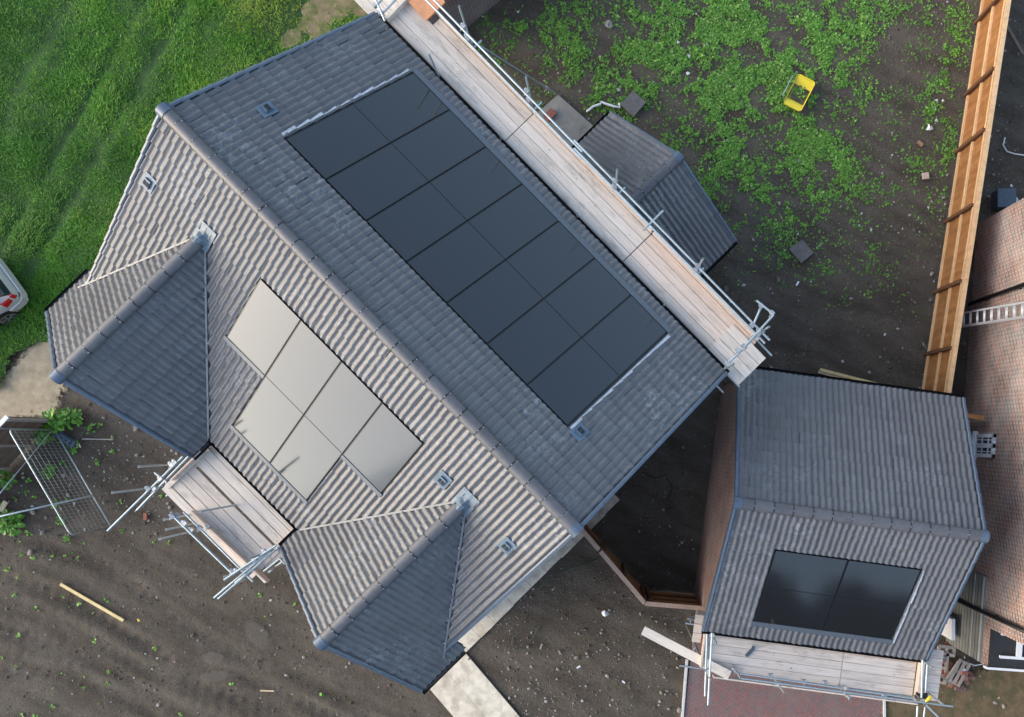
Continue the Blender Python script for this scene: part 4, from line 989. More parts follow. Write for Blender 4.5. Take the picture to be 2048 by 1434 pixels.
# ------------------------------------------------------------------ fences
def fence_run(root, p, q, h, side, boards='fence', rails='fencelight', railz=(.22, 1.0, 1.62), cap=True, bw=.115, postpos=(), raw=None):
    """feather-edge fence from p to q; side = direction of the face that shows rails and posts"""
    p = Vector(p); q = Vector(q); d = q - p; L = d.length; d.normalize(); n = int(L / bw); mb = MB()
    for i in range(n):
        a = p + d * (L * i / n); b = p + d * (L * (i + 1) / n + .012); o = side * (.004 if i % 2 else 0)
        zt = h - random.uniform(0, .01)
        mb.hexa([a - side * .018 + o, b - side * .010 + o, b + o, a + o, a - side * .018 + o + Z * zt, b - side * .010 + o + Z * zt, b + o + Z * zt, a + o + Z * zt])
    mb.build('fence_boards', MT[boards], root)
    for z in railz:
        mb = MB(); k = 0
        while k < L: e = min(L, k + 2.9); mb.bar(p + d * k + side * .03 + Z * z, p + d * (e - .004) + side * .03 + Z * z, .055, .085); k = e
        mb.build('rail', MT[rails], root)
    if cap:
        mb = MB(); k = 0
        while k < L: e = min(L, k + 2.4); mb.bar(p + d * k + Z * (h + .017), p + d * (e - .006) + Z * (h + .017), .12, .032); k = e
        mb.build('capping', MT[cap if isinstance(cap, str) else rails], root)
    for s in postpos:
        mb = MB(); c = p + d * s + side * .075; mb.bar(c - Z * .02, c + Z * (h - .1), .095, .095, d); mb.build('post', MT['post'], root)
FA, FB = at(1972, -55), at(1841, 800)
fd = (FB - FA).normalized(); fs_ = Vector((fd.y, -fd.x, 0)); fs_ = fs_ if fs_.x < 0 else -fs_
FL = thing('timber_fence', (FA + FB) / 2, 'long new orange-brown timber fence with pale rails beside the weedy garden', 'fence')
ps = [(at(*p) - FA).dot(fd) for p in ((1953, 46), (1925, 191), (1908, 304), (1888, 444), (1864, 584), (1845, 708))]
fence_run(FL, FA, FB, 1.86, fs_, railz=(.14, .98, 1.72), postpos=ps)
# fence and gate between house and garage
g0, g1, g2, g3 = at(1163, 1059, 1.8), at(1201, 1103, 1.8), at(1290, 1207, 1.8), at(1412, 1217, 1.8)
fl = lambda p: Vector((p.x, p.y, 0))
f2 = thing('garden_fence', fl(g2), 'brown timber fence turning a corner between the house end and the garage wall', 'fence')
dd = (g2 - g1).normalized(); sd_ = Vector((-dd.y, dd.x, 0)); sd_ = sd_ if sd_.dot(at(1300, 1050) - fl(g2)) > 0 else -sd_
L1 = (g2 - g1).length
fence_run(f2, fl(g1), fl(g2), 1.78, sd_, boards='post', rails='fence', railz=(.3, .95, 1.5), cap='fencepink', postpos=(.05, L1 / 2, L1 - .1))
dd = (g3 - g2).normalized(); sd2 = Vector((-dd.y, dd.x, 0)); sd2 = sd2 if sd2.y > 0 else -sd2
fence_run(f2, fl(g2), fl(g3), 1.78, sd2, boards='post', rails='fence', railz=(.3, .95, 1.5), cap='fencepink', postpos=(.15,))
gt = thing('garden_gate', fl(g0), 'narrow brown timber gate filling the gap beside the house end', 'gate')
fence_run(gt, fl(g0), fl(g0 + (g1 - g0) * .93), 1.80, sd_, boards='post', rails='fence', railz=(.3, 1.5), cap='fencepink')
lt = MB(); lt.box(fl(g0 + (g1 - g0) * .86) + sd_ * .05 + Z * 1.2, sd_ * .03, dd * .05, Z * .02); lt.build('latch', MT['black'], gt)
# short fence between the garage and the neighbour
f3 = thing('side_fence', at(1945, 833, 0), 'short timber fence end between the garage roof and the neighbour brick wall', 'fence')
fence_run(f3, fl(at(1880, 824, 1.8)), fl(at(1968, 836, 1.8)), 1.8, Vector((0.14, .99, 0)), boards='post', rails='fence', railz=(.3, 1.5), cap='fence')
# weathered fence at the lower left
f4 = thing('old_fence', at(107, 835), 'weathered grey-brown board fence with a pale top rail at the left edge', 'fence')
p0, p1 = at(107, 836), at(107, 836) + (at(0, 860, 1.8) - at(30, 828, 1.8)).normalized() * 4.5
d4 = (p1 - p0).normalized(); s4 = Vector((-d4.y, d4.x, 0)); s4 = s4 if s4.x > 0 else -s4
mb = MB()
for k in range(12):
    z0 = .03 + k * .145; mb.hexa([p0 + s4 * .0 + Z * z0, p0 + s4 * .02 + Z * z0, p1 + s4 * .02 + Z * z0, p1 + Z * z0, p0 + Z * (z0 + .14), p0 + s4 * .012 + Z * (z0 + .14), p1 + s4 * .012 + Z * (z0 + .14), p1 + Z * (z0 + .14)])
mb.build('fence_boards', MT['oldfence'], f4)
mb = MB(); mb.bar(p0 + Z * 1.8, p1 + Z * 1.8, .11, .04); mb.build('capping', MT['paper'], f4)
for s in (.06, 1.0, 1.9, 2.8):
    mb = MB(); c = p0 + d4 * s + s4 * .05; mb.bar(c, c + Z * 1.78, .075, .09, d4); mb.build('post', MT['pallet'], f4)

# temporary mesh fence panels
def heras(b0, b1, lean, label, h=1.95):
    root = thing('mesh_fence_panel', b0, label, 'mesh fence panel', 'steel mesh site fence panels')
    d = b1 - b0; L = d.length; d.normalize(); P = lambda s, z: b0 + d * s + Z * (z + .06) + lean * (z / h)
    mb = MB(); r = .021; c = .14
    def arc(cx, cz, a0, a1): return [P(cx + c * math.cos(a), cz + c * math.sin(a)) for a in np.linspace(a0, a1, 6)]
    pts = [P(0, 0), P(0, h - c)] + arc(c, h - c, math.pi, math.pi / 2) + arc(L - c, h - c, math.pi / 2, 0) + [P(L, 0)]
    mb.path(pts, r, 8); mb.path([P(0, .12), P(L, .12)], r, 8)
    mb.build('frame', MT['steel'], root)
    w_ = MB()
    n = int(L / .1)
    for i in range(1, n): w_.path([P(L * i / n, .12), P(L * i / n, h)], .0018, 4)
    for k in range(1, 9): w_.path([P(0, .12 + (h - .12) * k / 9 + 0), P(L * .5, .12 + (h - .12) * k / 9), P(L, .12 + (h - .12) * k / 9)], .0032, 4)
    w_.build('wire_mesh', MT['steel'], root)
    return root
hb0, hb1 = at(112, 860, .1), at(226, 1054, .1)
heras(Vector((hb0.x, hb0.y, 0)), Vector((hb1.x, hb1.y, 0)), Vector((.05, 0, 0)), 'upright steel mesh fence panel standing nearest the old board fence')
hb2 = at(20, 862, .1); hb3 = at(108, 858, .1)
heras(Vector((hb2.x - 2.2, hb2.y - .7, 0)), Vector((hb3.x - .25, hb3.y, 0)), Vector((0, 0, 0)), 'steel mesh fence panel running off the left edge of the picture')
for a, z0, b, z1, lab in (((186, 991), .4, (-60, 1046), 1.5, 'thick steel prop tube low across the mesh fence panel'), ((101, 864), .35, (-40, 1035), 1.2, 'thin steel prop tube crossing behind the mesh fence panel')):
    mb = MB(); mb.tube(at(*a, z0), at(*b, z1), .026 if z1 > 1.3 else .016, 10); tag(mb.build('prop_tube', MT['steel']), lab, 'steel tube')

# ------------------------------------------------------------------ vegetation
def pixof(x, y): return pix(np.stack([x, y, np.zeros_like(x)], -1))
def make_grass(n=420000):
    x = RNG.uniform(-20, 0.5, n); y = RNG.uniform(0, 15, n); px, py = pixof(x, y)
    k = _fm(x, y) & (px > -60) & (px < 820) & (py > -80) & (py < 860)
    # nothing under the house
    u = (x + 8.3351) * HU.x + (y - 6.244) * HU.y; v = (x + 8.3351) * HV.x + (y - 6.244) * HV.y
    k &= ~((u > 0.1) & (u < 11.2) & (v > -5.2) & (v < 4.3))
    den = 0.35 + 0.65 * fbm(x * 1.4, y * 1.4, 12, 3)
    worn = np.exp(-(((px - 600) / 130) ** 2 + ((py - 60) / 90) ** 2)); den *= 1 - 0.3 * worn
    den *= np.clip(1.15 - 1.1 * worn_amount(x, y), .04, 1)
    s_ = px * 0.86 + py * 0.50; rut = np.clip(np.exp(-((s_ - 330) / 14) ** 2) + np.exp(-((s_ - 258) / 11) ** 2) + 0.7 * np.exp(-((s_ - 130) / 15) ** 2), 0, 1)
    den *= 1 - .35 * rut; k &= RNG.random(n) < den; rut = rut[k]
    x, y, px, py = x[k], y[k], px[k], py[k]; n = len(x); z = field_z(x, y) - .01
    f = fbm(x * 1.6, y * 1.6, 20, 4); az = 2.2 + 3.0 * (fbm(x * .5, y * .5, 40, 2) - .5) + RNG.normal(0, 1.1, n)
    L = (0.05 + 0.26 * f ** 1.5 * RNG.uniform(.4, 1.6, n)); rut = rut * np.clip(2.2 * fbm(x * 1.2, y * 1.2, 33, 3) - .5, 0, 1); el = RNG.uniform(.2, 1.0, n); wd = RNG.uniform(.006, .014, n); L *= 1 - .55 * rut; az = az * (1 - .7 * rut) + .95 * .7 * rut; el *= 1 - .55 * rut
    d = np.stack([np.cos(az) * np.cos(el), np.sin(az) * np.cos(el), np.sin(el)], -1); s = np.stack([-np.sin(az), np.cos(az), 0 * az], -1)
    p = np.stack([x, y, z], -1)
    mid = p + d * (L * .55)[:, None]; tip = p + d * L[:, None]; tip[:, 2] -= L * .22
    V = np.stack([p - s * wd[:, None], p + s * wd[:, None], mid + s * wd[:, None] * .8, tip, mid - s * wd[:, None] * .8], 1).reshape(-1, 3)
    b = np.arange(n) * 5
    F = np.concatenate([np.stack([b, b + 1, b + 2, b + 4], -1), np.stack([b + 4, b + 2, b + 3, b + 3], -1)])
    F1 = np.stack([b, b + 1, b + 2, b + 4], -1); 
    r = np.clip(-.1 + 1.1 * fbm(x * .8, y * .8, 55, 4) + RNG.normal(0, .2, n) + 0.3 * worn[k] + .28 * np.clip((px - 250) / 350, -.5, 1), 0, 1)
    # two triangles and a tip triangle
    T = np.concatenate([np.stack([b, b + 1, b + 2], -1), np.stack([b, b + 2, b + 4], -1), np.stack([b + 4, b + 2, b + 3], -1)])
    o = np_mesh('grass', V, T, MT['grassblade'], rnd=np.concatenate([r, r, r]), kind='stuff')
    tag(o, 'lush green meadow grass with faint wheel ruts covering the upper left corner', 'grass')
make_grass()

def leaf_cluster(P, nl, size, spread, lift, seed):
    """V, T, r of clusters of oval leaves at points P (n,3); nl leaves each"""
    g = np.random.default_rng(seed); n = len(P); m = n * nl
    c = np.repeat(P, nl, 0); sz = np.repeat(size, nl) * g.uniform(.55, 1.25, m); az = g.uniform(0, 2 * np.pi, m)
    rad = g.uniform(.1, 1, m) * np.repeat(spread, nl); h = g.uniform(.2, 1, m) * np.repeat(lift, nl)
    c = c + np.stack([np.cos(az) * rad, np.sin(az) * rad, h], -1)
    til = g.uniform(-.2, .75, m); d = np.stack([np.cos(az) * np.cos(til), np.sin(az) * np.cos(til), -np.sin(til)], -1)
    s = np.stack([-np.sin(az), np.cos(az), g.normal(0, .3, m)], -1); s /= np.linalg.norm(s, axis=1)[:, None]
    a, b_ = sz[:, None], (sz * .42)[:, None]; up = np.array([0, 0, 1.0]) * (sz * .12)[:, None]
    V = np.stack([c - d * a * .5, c - d * a * .12 + s * b_ + up, c + d * a * .25 + s * b_ * .8 + up, c + d * a * .55, c + d * a * .25 - s * b_ * .8 + up, c - d * a * .12 - s * b_ + up], 1).reshape(-1, 3)
    k = np.arange(m) * 6
    T = np.concatenate([np.stack([k, k + 1, k + 2], -1), np.stack([k, k + 2, k + 3], -1), np.stack([k, k + 3, k + 4], -1), np.stack([k, k + 4, k + 5], -1)])
    r = g.random(m); return V, T, np.tile(r, 4)
def make_weeds():
    n = 210000; x = RNG.uniform(-5, 13.5, n); y = RNG.uniform(2.5, 15, n); px, py = pixof(x, y)
    den = np.zeros(n)
    for cx, cy, rx, ry, w_ in ((1500, 40, 230, 130, 1.0), (1330, 110, 170, 120, .8), (1600, 170, 200, 110, 1.2), (1480, 250, 200, 110, 1.0), (1090, 60, 110, 120, .8), (1620, 330, 170, 110, .7), (1560, 420, 120, 80, .7),
                               (1890, 60, 70, 140, .4), (1880, 230, 70, 130, .9), (1850, 100, 60, 60, .25), (1740, 420, 120, 60, .35), (1720, 520, 90, 60, .3), (1200, 180, 120, 60, .3), (1700, 30, 120, 90, .9), (1420, 380, 60, 60, .3), (1650, 560, 80, 60, .15)):
        den += w_ * np.exp(-(((px - cx) / rx) ** 2 + ((py - cy) / ry) ** 2))
    f = fbm(x * 1.5, y * 1.5, 71, 4); f2 = fbm(x * 4.5, y * 4.5, 73, 3); den = den * np.clip((f - .33) * 2.0 + (f2 - .5) * 1.5, 0.06, 1.2) 
    den *= 1 - .9 * np.exp(-(((px - 1790) / 70) ** 2 + ((py - 140) / 110) ** 2))
    k = (RNG.random(n) < np.clip(den, 0, 1) * .78) & (py < 640) & (px > 930) & (px < 1960) & (py > -120)
    fx = (x - FA.x) * fs_.x + (y - FA.y) * fs_.y; k &= fx > .08                 # garden side of the fence only
    u = (x + 8.3351) * HU.x + (y - 6.244) * HU.y; v = (x + 8.3351) * HV.x + (y - 6.244) * HV.y
    k &= ~((u > 4.3) & (u < 9.2) & (v < 7.9)) & (v > 4.8)
    x, y = x[k], y[k]; n = len(x); dn = np.clip(den[k], 0, 1)
    P = np.stack([x, y, gz(x, y)], -1); sz = np.clip(RNG.lognormal(-3.32, .42, n), .015, .085) * (.55 + .6 * dn)
    V, T, r = leaf_cluster(P, 6, sz, sz * 1.0, .015 + .07 * dn * RNG.uniform(.3, 1, n), 5)
    tag(np_mesh('weeds', V, T, MT['weed'], rnd=r, kind='stuff'), 'low carpet of leafy green weeds spreading over the bare back garden soil', 'weeds')
    # scattered sprouts on the building-site soil
    n = 2600; x = RNG.uniform(-18, 12, n); y = RNG.uniform(-9, 4, n); px, py = pixof(x, y)
    w_ = np.exp(-(((px - 60) / 130) ** 2 + ((py - 1020) / 130) ** 2)) + .5 * np.exp(-(((px - 40) / 150) ** 2 + ((py - 1390) / 90) ** 2)) + .04 * (px < 700) * (py > 1000) + .25 * np.exp(-(((px - 190) / 90) ** 2 + ((py - 870) / 60) ** 2))
    k = (RNG.random(n) < w_ * .8) & (py > 845); x, y = x[k], y[k]; n = len(x); P = np.stack([x, y, gz(x, y)], -1); sz = RNG.uniform(.03, .09, n)
    V, T, r = leaf_cluster(P, 6, sz, sz, sz * .8, 6)
    tag(np_mesh('seedlings', V, T, MT['weed'], rnd=r, kind='stuff'), 'scattered green seedlings sprouting from the bare soil in the lower left', 'seedlings')
make_weeds()
PL = [((118, 842), .38, .30, 46, 'tall leafy weed beside the corner of the weathered board fence'), ((150, 838), .30, .22, 34, 'broad-leaved weed between the old fence and the gable wing'), ((96, 868), .34, .25, 34, 'leafy weed clump growing behind the top of the mesh fence panel'),
      ((102, 942), .22, .12, 26, 'green weed seen through the middle of the mesh fence panel'), ((25, 1045), .36, .16, 50, 'bright green weed mat under the thick prop tube at the left edge'), ((150, 895), .2, .12, 18, 'small green weed beside the blue-grey plastic box'), ((20, 960), .3, .2, 30, 'dark green weed at the left edge behind the mesh panel'),
      ((183, 857), .16, .08, 14, 'little sprout on bare soil above the pale stick'), ((136, 1078), .14, .07, 14, 'tiny bright sprout just below the mesh fence panel'), ((122, 1040), .16, .07, 14, 'small sprout left of the lower end of the mesh panel')]
for i, (p, rr, hh, nl, lab) in enumerate(PL):
    c = at(*p); V, T, r = leaf_cluster(np.array([[0, 0, .0]]), nl * 2, np.array([rr * .42]), np.array([rr]), np.array([hh]), 100 + i)
    st = np.array([[0, 0, -.02], [.012, 0, -.02], [0, .012, -.02], [0, 0, hh * .8]]); b = len(V)
    V = np.concatenate([V, st]); T = np.concatenate([T, [[b, b + 1, b + 3], [b + 1, b + 2, b + 3], [b + 2, b, b + 3]]]); r = np.concatenate([r * .8, [.1, .1, .1]])
    o = np_mesh('weed_plant', V, T, MT['weed'], rnd=r); o.location = (c.x, c.y, 0); tag(o, lab, 'weed', 'larger weeds by the old fence')

# ------------------------------------------------------------------ stones and rubble
def stone_mesh(seed, m='stone', sub=2):
    bm = bmesh.new(); bmesh.ops.create_icosphere(bm, subdivisions=sub, radius=1); rr = random.Random(seed); a = [rr.uniform(0, 6) for _ in range(4)]
    for v in bm.verts:
        p = v.co; v.co = p * (1 + .22 * math.sin(2.3 * p.x + a[0]) + .18 * math.sin(3.1 * p.y + a[1]) + .12 * math.sin(5 * p.z + 4 * p.x + a[2]))
    me = bpy.data.meshes.new('stone'); bm.to_mesh(me); bm.free(); me.materials.append(MT[m])
    at_ = me.attributes.new('rnd', 'FLOAT', 'FACE'); at_.data.foreach_set('value', [rr.random()] * len(me.polygons))
    for p in me.polygons: p.use_smooth = True
    return me
SM = [stone_mesh(i) for i in range(8)]
STN = [(272, 856, .14), (207, 835, .07), (343, 901, .07), (274, 910, .10), (200, 907, .07), (263, 882, .05), (282, 883, .055), (208, 1005, .10), (335, 1007, .08), (340, 1014, .09), (255, 920, .05), (240, 845, .05), (250, 960, .06), (208, 961, .05), (218, 963, .04), (85, 1065, .12), (60, 1105, .14), (65, 1025, .13), (45, 955, .09), (128, 950, .09),
       (1119, 1303, .085), (1124, 1324, .05), (1153, 1315, .11), (1174, 1306, .09), (1176, 1313, .08), (1115, 1338, .075), (1116, 1340, .05), (1018, 1305, .06), (1022, 1318, .055), (1056, 1293, .07), (1239, 1318, .06), (1356, 1335, .10), (1354, 1317, .08), (1360, 1332, .06), (1329, 1354, .06), (1172, 1372, .07), (1059, 1365, .05), (1062, 1355, .04), (1079, 1418, .06), (1111, 1421, .07), (1359, 1420, .13), (1338, 1418, .08), (1126, 1335, .04), (1033, 1325, .05), (938, 1318, .07), (1322, 1385, .08), (1354, 1388, .07), (1318, 1410, .07),
       (1506, 480, .10), (1863, 548, .12), (1795, 658, .09), (1760, 715, .07), (1820, 700, .06), (1512, 493, .05), (1866, 640, .07), (1830, 605, .05), (1895, 350, .08), (1887, 395, .09), (1891, 408, .08), (1880, 440, .06),
       (1916, 1372, .08), (1930, 1378, .07), (1968, 1394, .07), (1942, 1398, .05), (1990, 1405, .12), (2008, 1412, .11), (1998, 1396, .08), (1960, 1352, .06), (1905, 1398, .06), (1938, 1345, .07), (2035, 1390, .05), (1885, 1384, .05),
       (314, 1194, .07), (248, 1213, .05), (103, 1196, .04), (393, 1149, .05), (215, 1128, .05), (145, 1388, .05), (363, 1330, .035)]
for i, (x, y, s) in enumerate(STN):
    o = bpy.data.objects.new('stone', SM[i % 8]); COL.objects.link(o); o.location = at(x, y, s * .15)
    o.scale = (s * random.uniform(.5, .68), s * random.uniform(.4, .55), s * .36); o.rotation_euler = (0, 0, random.uniform(0, 6.3))
    tag(o, 'rounded grey-brown stone lying loose on bare soil', 'stone', 'loose stones on the bare soil')
def pebbles():
    n = 70000; x = RNG.uniform(-19, 13.5, n); y = RNG.uniform(-9, 14, n); px, py = pixof(x, y)
    den = .20 + 0 * x
    for cx, cy, rx, ry, w_ in ((250, 940, 110, 90, .9), (1180, 1340, 190, 110, .8), (1330, 1050, 90, 130, .35), (1120, 1420, 70, 30, 3.0), (960, 1230, 90, 70, .8), (1040, 1200, 60, 60, .6), (330, 1050, 80, 60, .6), (1870, 620, 60, 120, .7), (1890, 420, 40, 80, .9), (1940, 1390, 110, 50, 1.2), (1320, 1270, 70, 50, .8), (80, 1020, 120, 90, .4), (1600, 450, 300, 150, .2), (1700, 150, 300, 200, .15), (2000, 260, 60, 200, 1.0), (1990, 430, 60, 60, 1.0)):
        den += w_ * np.exp(-(((px - cx) / rx) ** 2 + ((py - cy) / ry) ** 2))
    den *= .35 + 1.3 * fbm(x * 1.7, y * 1.7, 91, 3)
    k = (RNG.random(n) < np.clip(den, 0, 3) * .24) & ~fieldmask(x, y) & (px > -30) & (px < 2080) & (py < 1470) & (py > -40)
    P_ = [tuple(at(*p)[:2]) for p in ((862, 1380), (938, 1314), (1060, 1450), (925, 1450))]; k &= ~inpoly(x, y, P_) & ~inpoly(x, y, [tuple(at(*p)[:2]) for p in DRIVE])
    x, y = x[k], y[k]; n = len(x); s = np.clip(RNG.lognormal(-4.15, .55, n), .008, .06)
    ico = np.array([[0, 0, 1], [.9, 0, .25], [.28, .85, .2], [-.72, .53, .25], [-.72, -.53, .2], [.28, -.85, .25], [0, 0, -.6]])
    fc = np.array([[0, 1, 2], [0, 2, 3], [0, 3, 4], [0, 4, 5], [0, 5, 1], [6, 2, 1], [6, 3, 2], [6, 4, 3], [6, 5, 4], [6, 1, 5]])
    a = RNG.uniform(0, 6.3, n); q = ico[None] * (1 + RNG.normal(0, .22, (n, 7, 3))); q[..., 0] *= RNG.uniform(.8, 1.5, n)[:, None]; q[..., 2] *= .6
    X = q[..., 0] * np.cos(a)[:, None] - q[..., 1] * np.sin(a)[:, None]; Y = q[..., 0] * np.sin(a)[:, None] + q[..., 1] * np.cos(a)[:, None]
    V = np.stack([X, Y, q[..., 2]], -1) * s[:, None, None] + np.stack([x, y, gz(x, y) + s * .4 + .004], -1)[:, None]
    T = (fc[None] + (np.arange(n) * 7)[:, None, None]).reshape(-1, 3); r = np.repeat(np.clip(RNG.normal(.5, .35, n), 0, 1), 10)
    MT['pebble'] = mat('pale_gravel', (0.15, 0.128, 0.108), (0.44, 0.41, 0.38), .9, ns=30, na=.2)
    tag(np_mesh('gravel', V.reshape(-1, 3), T, MT['pebble'], rnd=r, kind='stuff'), 'pale pebbles and gravel scattered over the building site soil', 'gravel')
pebbles()
# crumbs of earth that break up the bare soil
def clods():
    n = 60000; x = RNG.uniform(-19, 13.5, n); y = RNG.uniform(-9, 14, n); px, py = pixof(x, y)
    k = (RNG.random(n) < .2 + .9 * (fbm(x * .9, y * .9, 61, 4) - .25)) & ~fieldmask(x, y) & (px > -30) & (px < 2080) & (py < 1470) & (py > -40) & ((pxmask(TRACK, .1)(x, y) == False) | (RNG.random(n) < .25))
    k &= ~inpoly(x, y, [tuple(at(*p)[:2]) for p in ((862, 1380), (938, 1314), (1060, 1450), (925, 1450))]) & ~inpoly(x, y, [tuple(at(*p)[:2]) for p in DRIVE])
    x, y = x[k], y[k]; n = len(x); s = np.clip(RNG.lognormal(-3.9, .5, n), .01, .07)
    ico = np.array([[0, 0, 1], [.9, 0, .25], [.28, .85, .2], [-.72, .53, .25], [-.72, -.53, .2], [.28, -.85, .25]]); fc = np.array([[0, 1, 2], [0, 2, 3], [0, 3, 4], [0, 4, 5], [0, 5, 1]])
    q = ico[None] * (1 + RNG.normal(0, .3, (n, 6, 3))); q[..., 2] *= .7
    V = q * s[:, None, None] + np.stack([x, y, gz(x, y) - s * .1], -1)[:, None]; T = (fc[None] + (np.arange(n) * 6)[:, None, None]).reshape(-1, 3)
    MT['clod'] = mat('earth_clod', (0.065, 0.051, 0.038), (0.14, 0.113, 0.087), .95, ns=25, na=.4, bs=60, bstr=.5)
    tag(np_mesh('earth_clods', V.reshape(-1, 3), T, MT['clod'], rnd=np.repeat(RNG.random(n), 5), kind='stuff'), 'crumbs and clods of dark earth on the bare site soil', 'earth')
clods()

# ------------------------------------------------------------------ loose things on the ground
def slab_at(corners, th, m, z=0.0):
    mb = MB(); mb.prism([at(*c, z)for c in corners], th); return mb, m
mb, m = slab_at([(1604, 480), (1577, 498), (1602, 527), (1627, 506)], .05, 'slab'); tag(mb.build('paving_slab', MT[m]), 'grey square slab lying alone on bare soil right of the rear extension', 'slab', 'square grey slabs in the garden')
mb, m = slab_at([(1266, 184), (1240, 211), (1267, 235), (1292, 207)], .10, 'slab'); tag(mb.build('paving_slab', MT[m]), 'dark grey square slab on the weeds above the rear extension roof', 'slab', 'square grey slabs in the garden')
mb, m = slab_at([(1116, 190), (1060, 240), (1140, 310), (1188, 254)], .04, 'concrete', -.01); tag(mb.build('concrete_pad', MT[m]), 'stained beige concrete pad between the rear scaffold and the extension', 'concrete pad')
mb = MB(); mb.box(at(1100, 230, .09), HU * .11, HV * .16, Z * .05); tag(mb.build('red_brick', MT['redbrick']), 'red brick pair lying on the concrete pad', 'brick')
mb = MB(); mb.box(at(291, 1033, .03), Vector((.045, 0, 0)), Vector((0, .1, 0)), Z * .033); tag(mb.build('loose_brick', MT['redbrick']), 'single brown brick upright in the soil below the front scaffold', 'brick')
mb = MB(); mb.box(at(1851, 352, .04), Vector((.09, .01, 0)), Vector((-.01, .09, 0)), Z * .04); tag(mb.build('pink_block', mat('pale_pink_block', (.5, .38, .3), rough=.9, ns=15, na=.2)), 'pale pink square block on soil near the long fence', 'block')
mb = MB(); mb.box(at(1840, 287, .04), Vector((.07, -.06, 0)), Vector((.03, .035, 0)), Z * .035); tag(mb.build('brick_piece', mat('brown_brick_bit', (.3, .17, .1), rough=.9, ns=15, na=.2)), 'brown broken brick among weeds near the long fence', 'brick')
def poly_path(name, pts, r, m, lab, cat, z=.03, zs=None):
    mb = MB(); P = [at(p[0], p[1], zs[i] if zs else z) for i, p in enumerate(pts)]; mb.path(P, r, 6); return tag(mb.build(name, MT[m]), lab, cat)
poly_path('plastic_pipe', [(1173, 223), (1178, 220), (1186, 213), (1201, 208), (1203, 204), (1210, 207), (1228, 213), (1240, 215), (1238, 207)], .035, 'white', 'bent white plastic pipe on soil beside the dark slab', 'pipe', .05)
def batten(pa, pb, wd, m, lab, z=.03, th=.04, name='timber_batten'):
    mb = MB(); mb.bar(at(*pa, z), at(*pb, z), wd, th, r=.4); return tag(mb.build(name, MT[m]), lab, 'timber')
MT['yellowtimber'] = mat('yellow_pine', (.62, .46, .2), (.66, .52, .28), .75, ns=6, na=.3)
batten((121, 1168), (247, 1241), .085, 'yellowtimber', 'long straight yellow pine batten lying on the lower left soil')
batten((165, 878), (227, 879), .035, 'pallet', 'thin pale stick on soil below the left gable wing', name='wooden_stick')
batten((521, 1381), (548, 1382), .03, 'paletimber', 'short pale stick near the bottom edge left of the stone path', name='wooden_stick')
batten((1640, 739), (1764, 771), .085, 'yellowtimber', 'yellower timber at the back of the pair behind the garage', .12)
batten((1637, 743), (1766, 778), .09, 'paletimber', 'paler timber in front of the pair behind the garage', .06)
batten((2014, 52), (2046, 108), .09, 'oldfence', 'grey timber offcut lying behind the long fence in the top right corner', .06)
batten((1, 1022), (12, 1003), .14, 'paletimber', 'short pale board offcut at the left edge by the prop tube', .05)
for i, (x, y, L, a, lab) in enumerate([(1082, 1293, .17, 70, 'small grey tile shard standing out on the soil left of the loose plank'), (1157, 1334, .12, 30, 'short white stick on the stony soil between path and drive'), (1247, 1364, .10, -40, 'white plastic offcut on soil left of the drive'), (1595, 567, .14, 60, 'thin white stick on soil below the lone slab')]):
    d = Vector((math.cos(math.radians(a)), math.sin(math.radians(a)), 0)); c = at(x, y, .03); mb = MB(); mb.bar(c - d * L / 2, c + d * L / 2, .05, .02); tag(mb.build('offcut', MT['paper'] if i else MT['concrete']), lab, 'offcut')
for (x, y, r_, lab) in [(1451, 577, .1, 'grey triangular tile fragment right of the rear scaffold'), (1556, 558, .09, 'grey slate fragment on soil below the lone slab')]:
    mb = MB(); c = at(x, y, .01); mb.prism([c + Vector((r_ * math.cos(t), r_ * math.sin(t), 0)) for t in (.3, 2.1, 4.4, 5.4)], .03); tag(mb.build('tile_fragment', MT['slab']), lab, 'tile')
def litter(x, y, s, lab, i, m='paper', group=None):
    mb = MB(); c = at(x, y, .03); rr = random.Random(i); K = 7; pts = []
    for k in range(K): t = 2 * math.pi * k / K; q = s * rr.uniform(.45, 1); pts.append(c + Vector((q * math.cos(t), q * math.sin(t), rr.uniform(-.01, .05))))
    top = c + Z * s * .5
    for k in range(K): mb.face([pts[k], pts[(k + 1) % K], top + Vector((rr.uniform(-.02, .02), rr.uniform(-.02, .02), 0))])
    tag(mb.build('paper_scrap', MT[m]), lab, 'litter', group)
for i, (x, y, s) in enumerate([(1376, 147, .07), (1378, 112, .06), (1356, 85, .05), (1742, 459, .05), (1719, 451, .04), (1769, 669, .05), (1621, 563, .035), (1199, 113, .04), (1037, 24, .06), (1873, 201, .06), (1886, 202, .05), (1870, 218, .04), (1454, 280, .04), (1784, 310, .03), (1225, 1400, .04), (1160, 1372, .03), (1200, 1300, .03), (540, 1250, .035), (283, 1240, .0)][:18]):
    litter(x, y, s, 'scrap of white litter lying on soil or weeds', i, group='small white litter scraps')
litter(1859, 257, .14, 'crumpled white plastic sheet on weeds close to the long fence', 40)
litter(1218, 48, .16, 'grey plastic sheeting on weeds at the upper middle', 41, 'concrete')
litter(1211, 1228, .14, 'white and blue packaging on soil between house and garage', 42)
litter(278, 1240, .06, 'small yellow-green scrap beside the pine batten', 43, 'yellow')
litter(1950, 447, .09, 'pale rubble piece between the long fence and brick house', 44, 'concrete')
litter(1977, 393, .09, 'grey lump left of the dark square box', 45, 'concrete')
litter(2029, 400, .12, 'pale crumpled wrap at the right side of the dark box', 46)
litter(2022, 372, .07, 'white scrap just above the dark square box', 47)
litter(330, 870, .0001, 'x', 48) if False else None
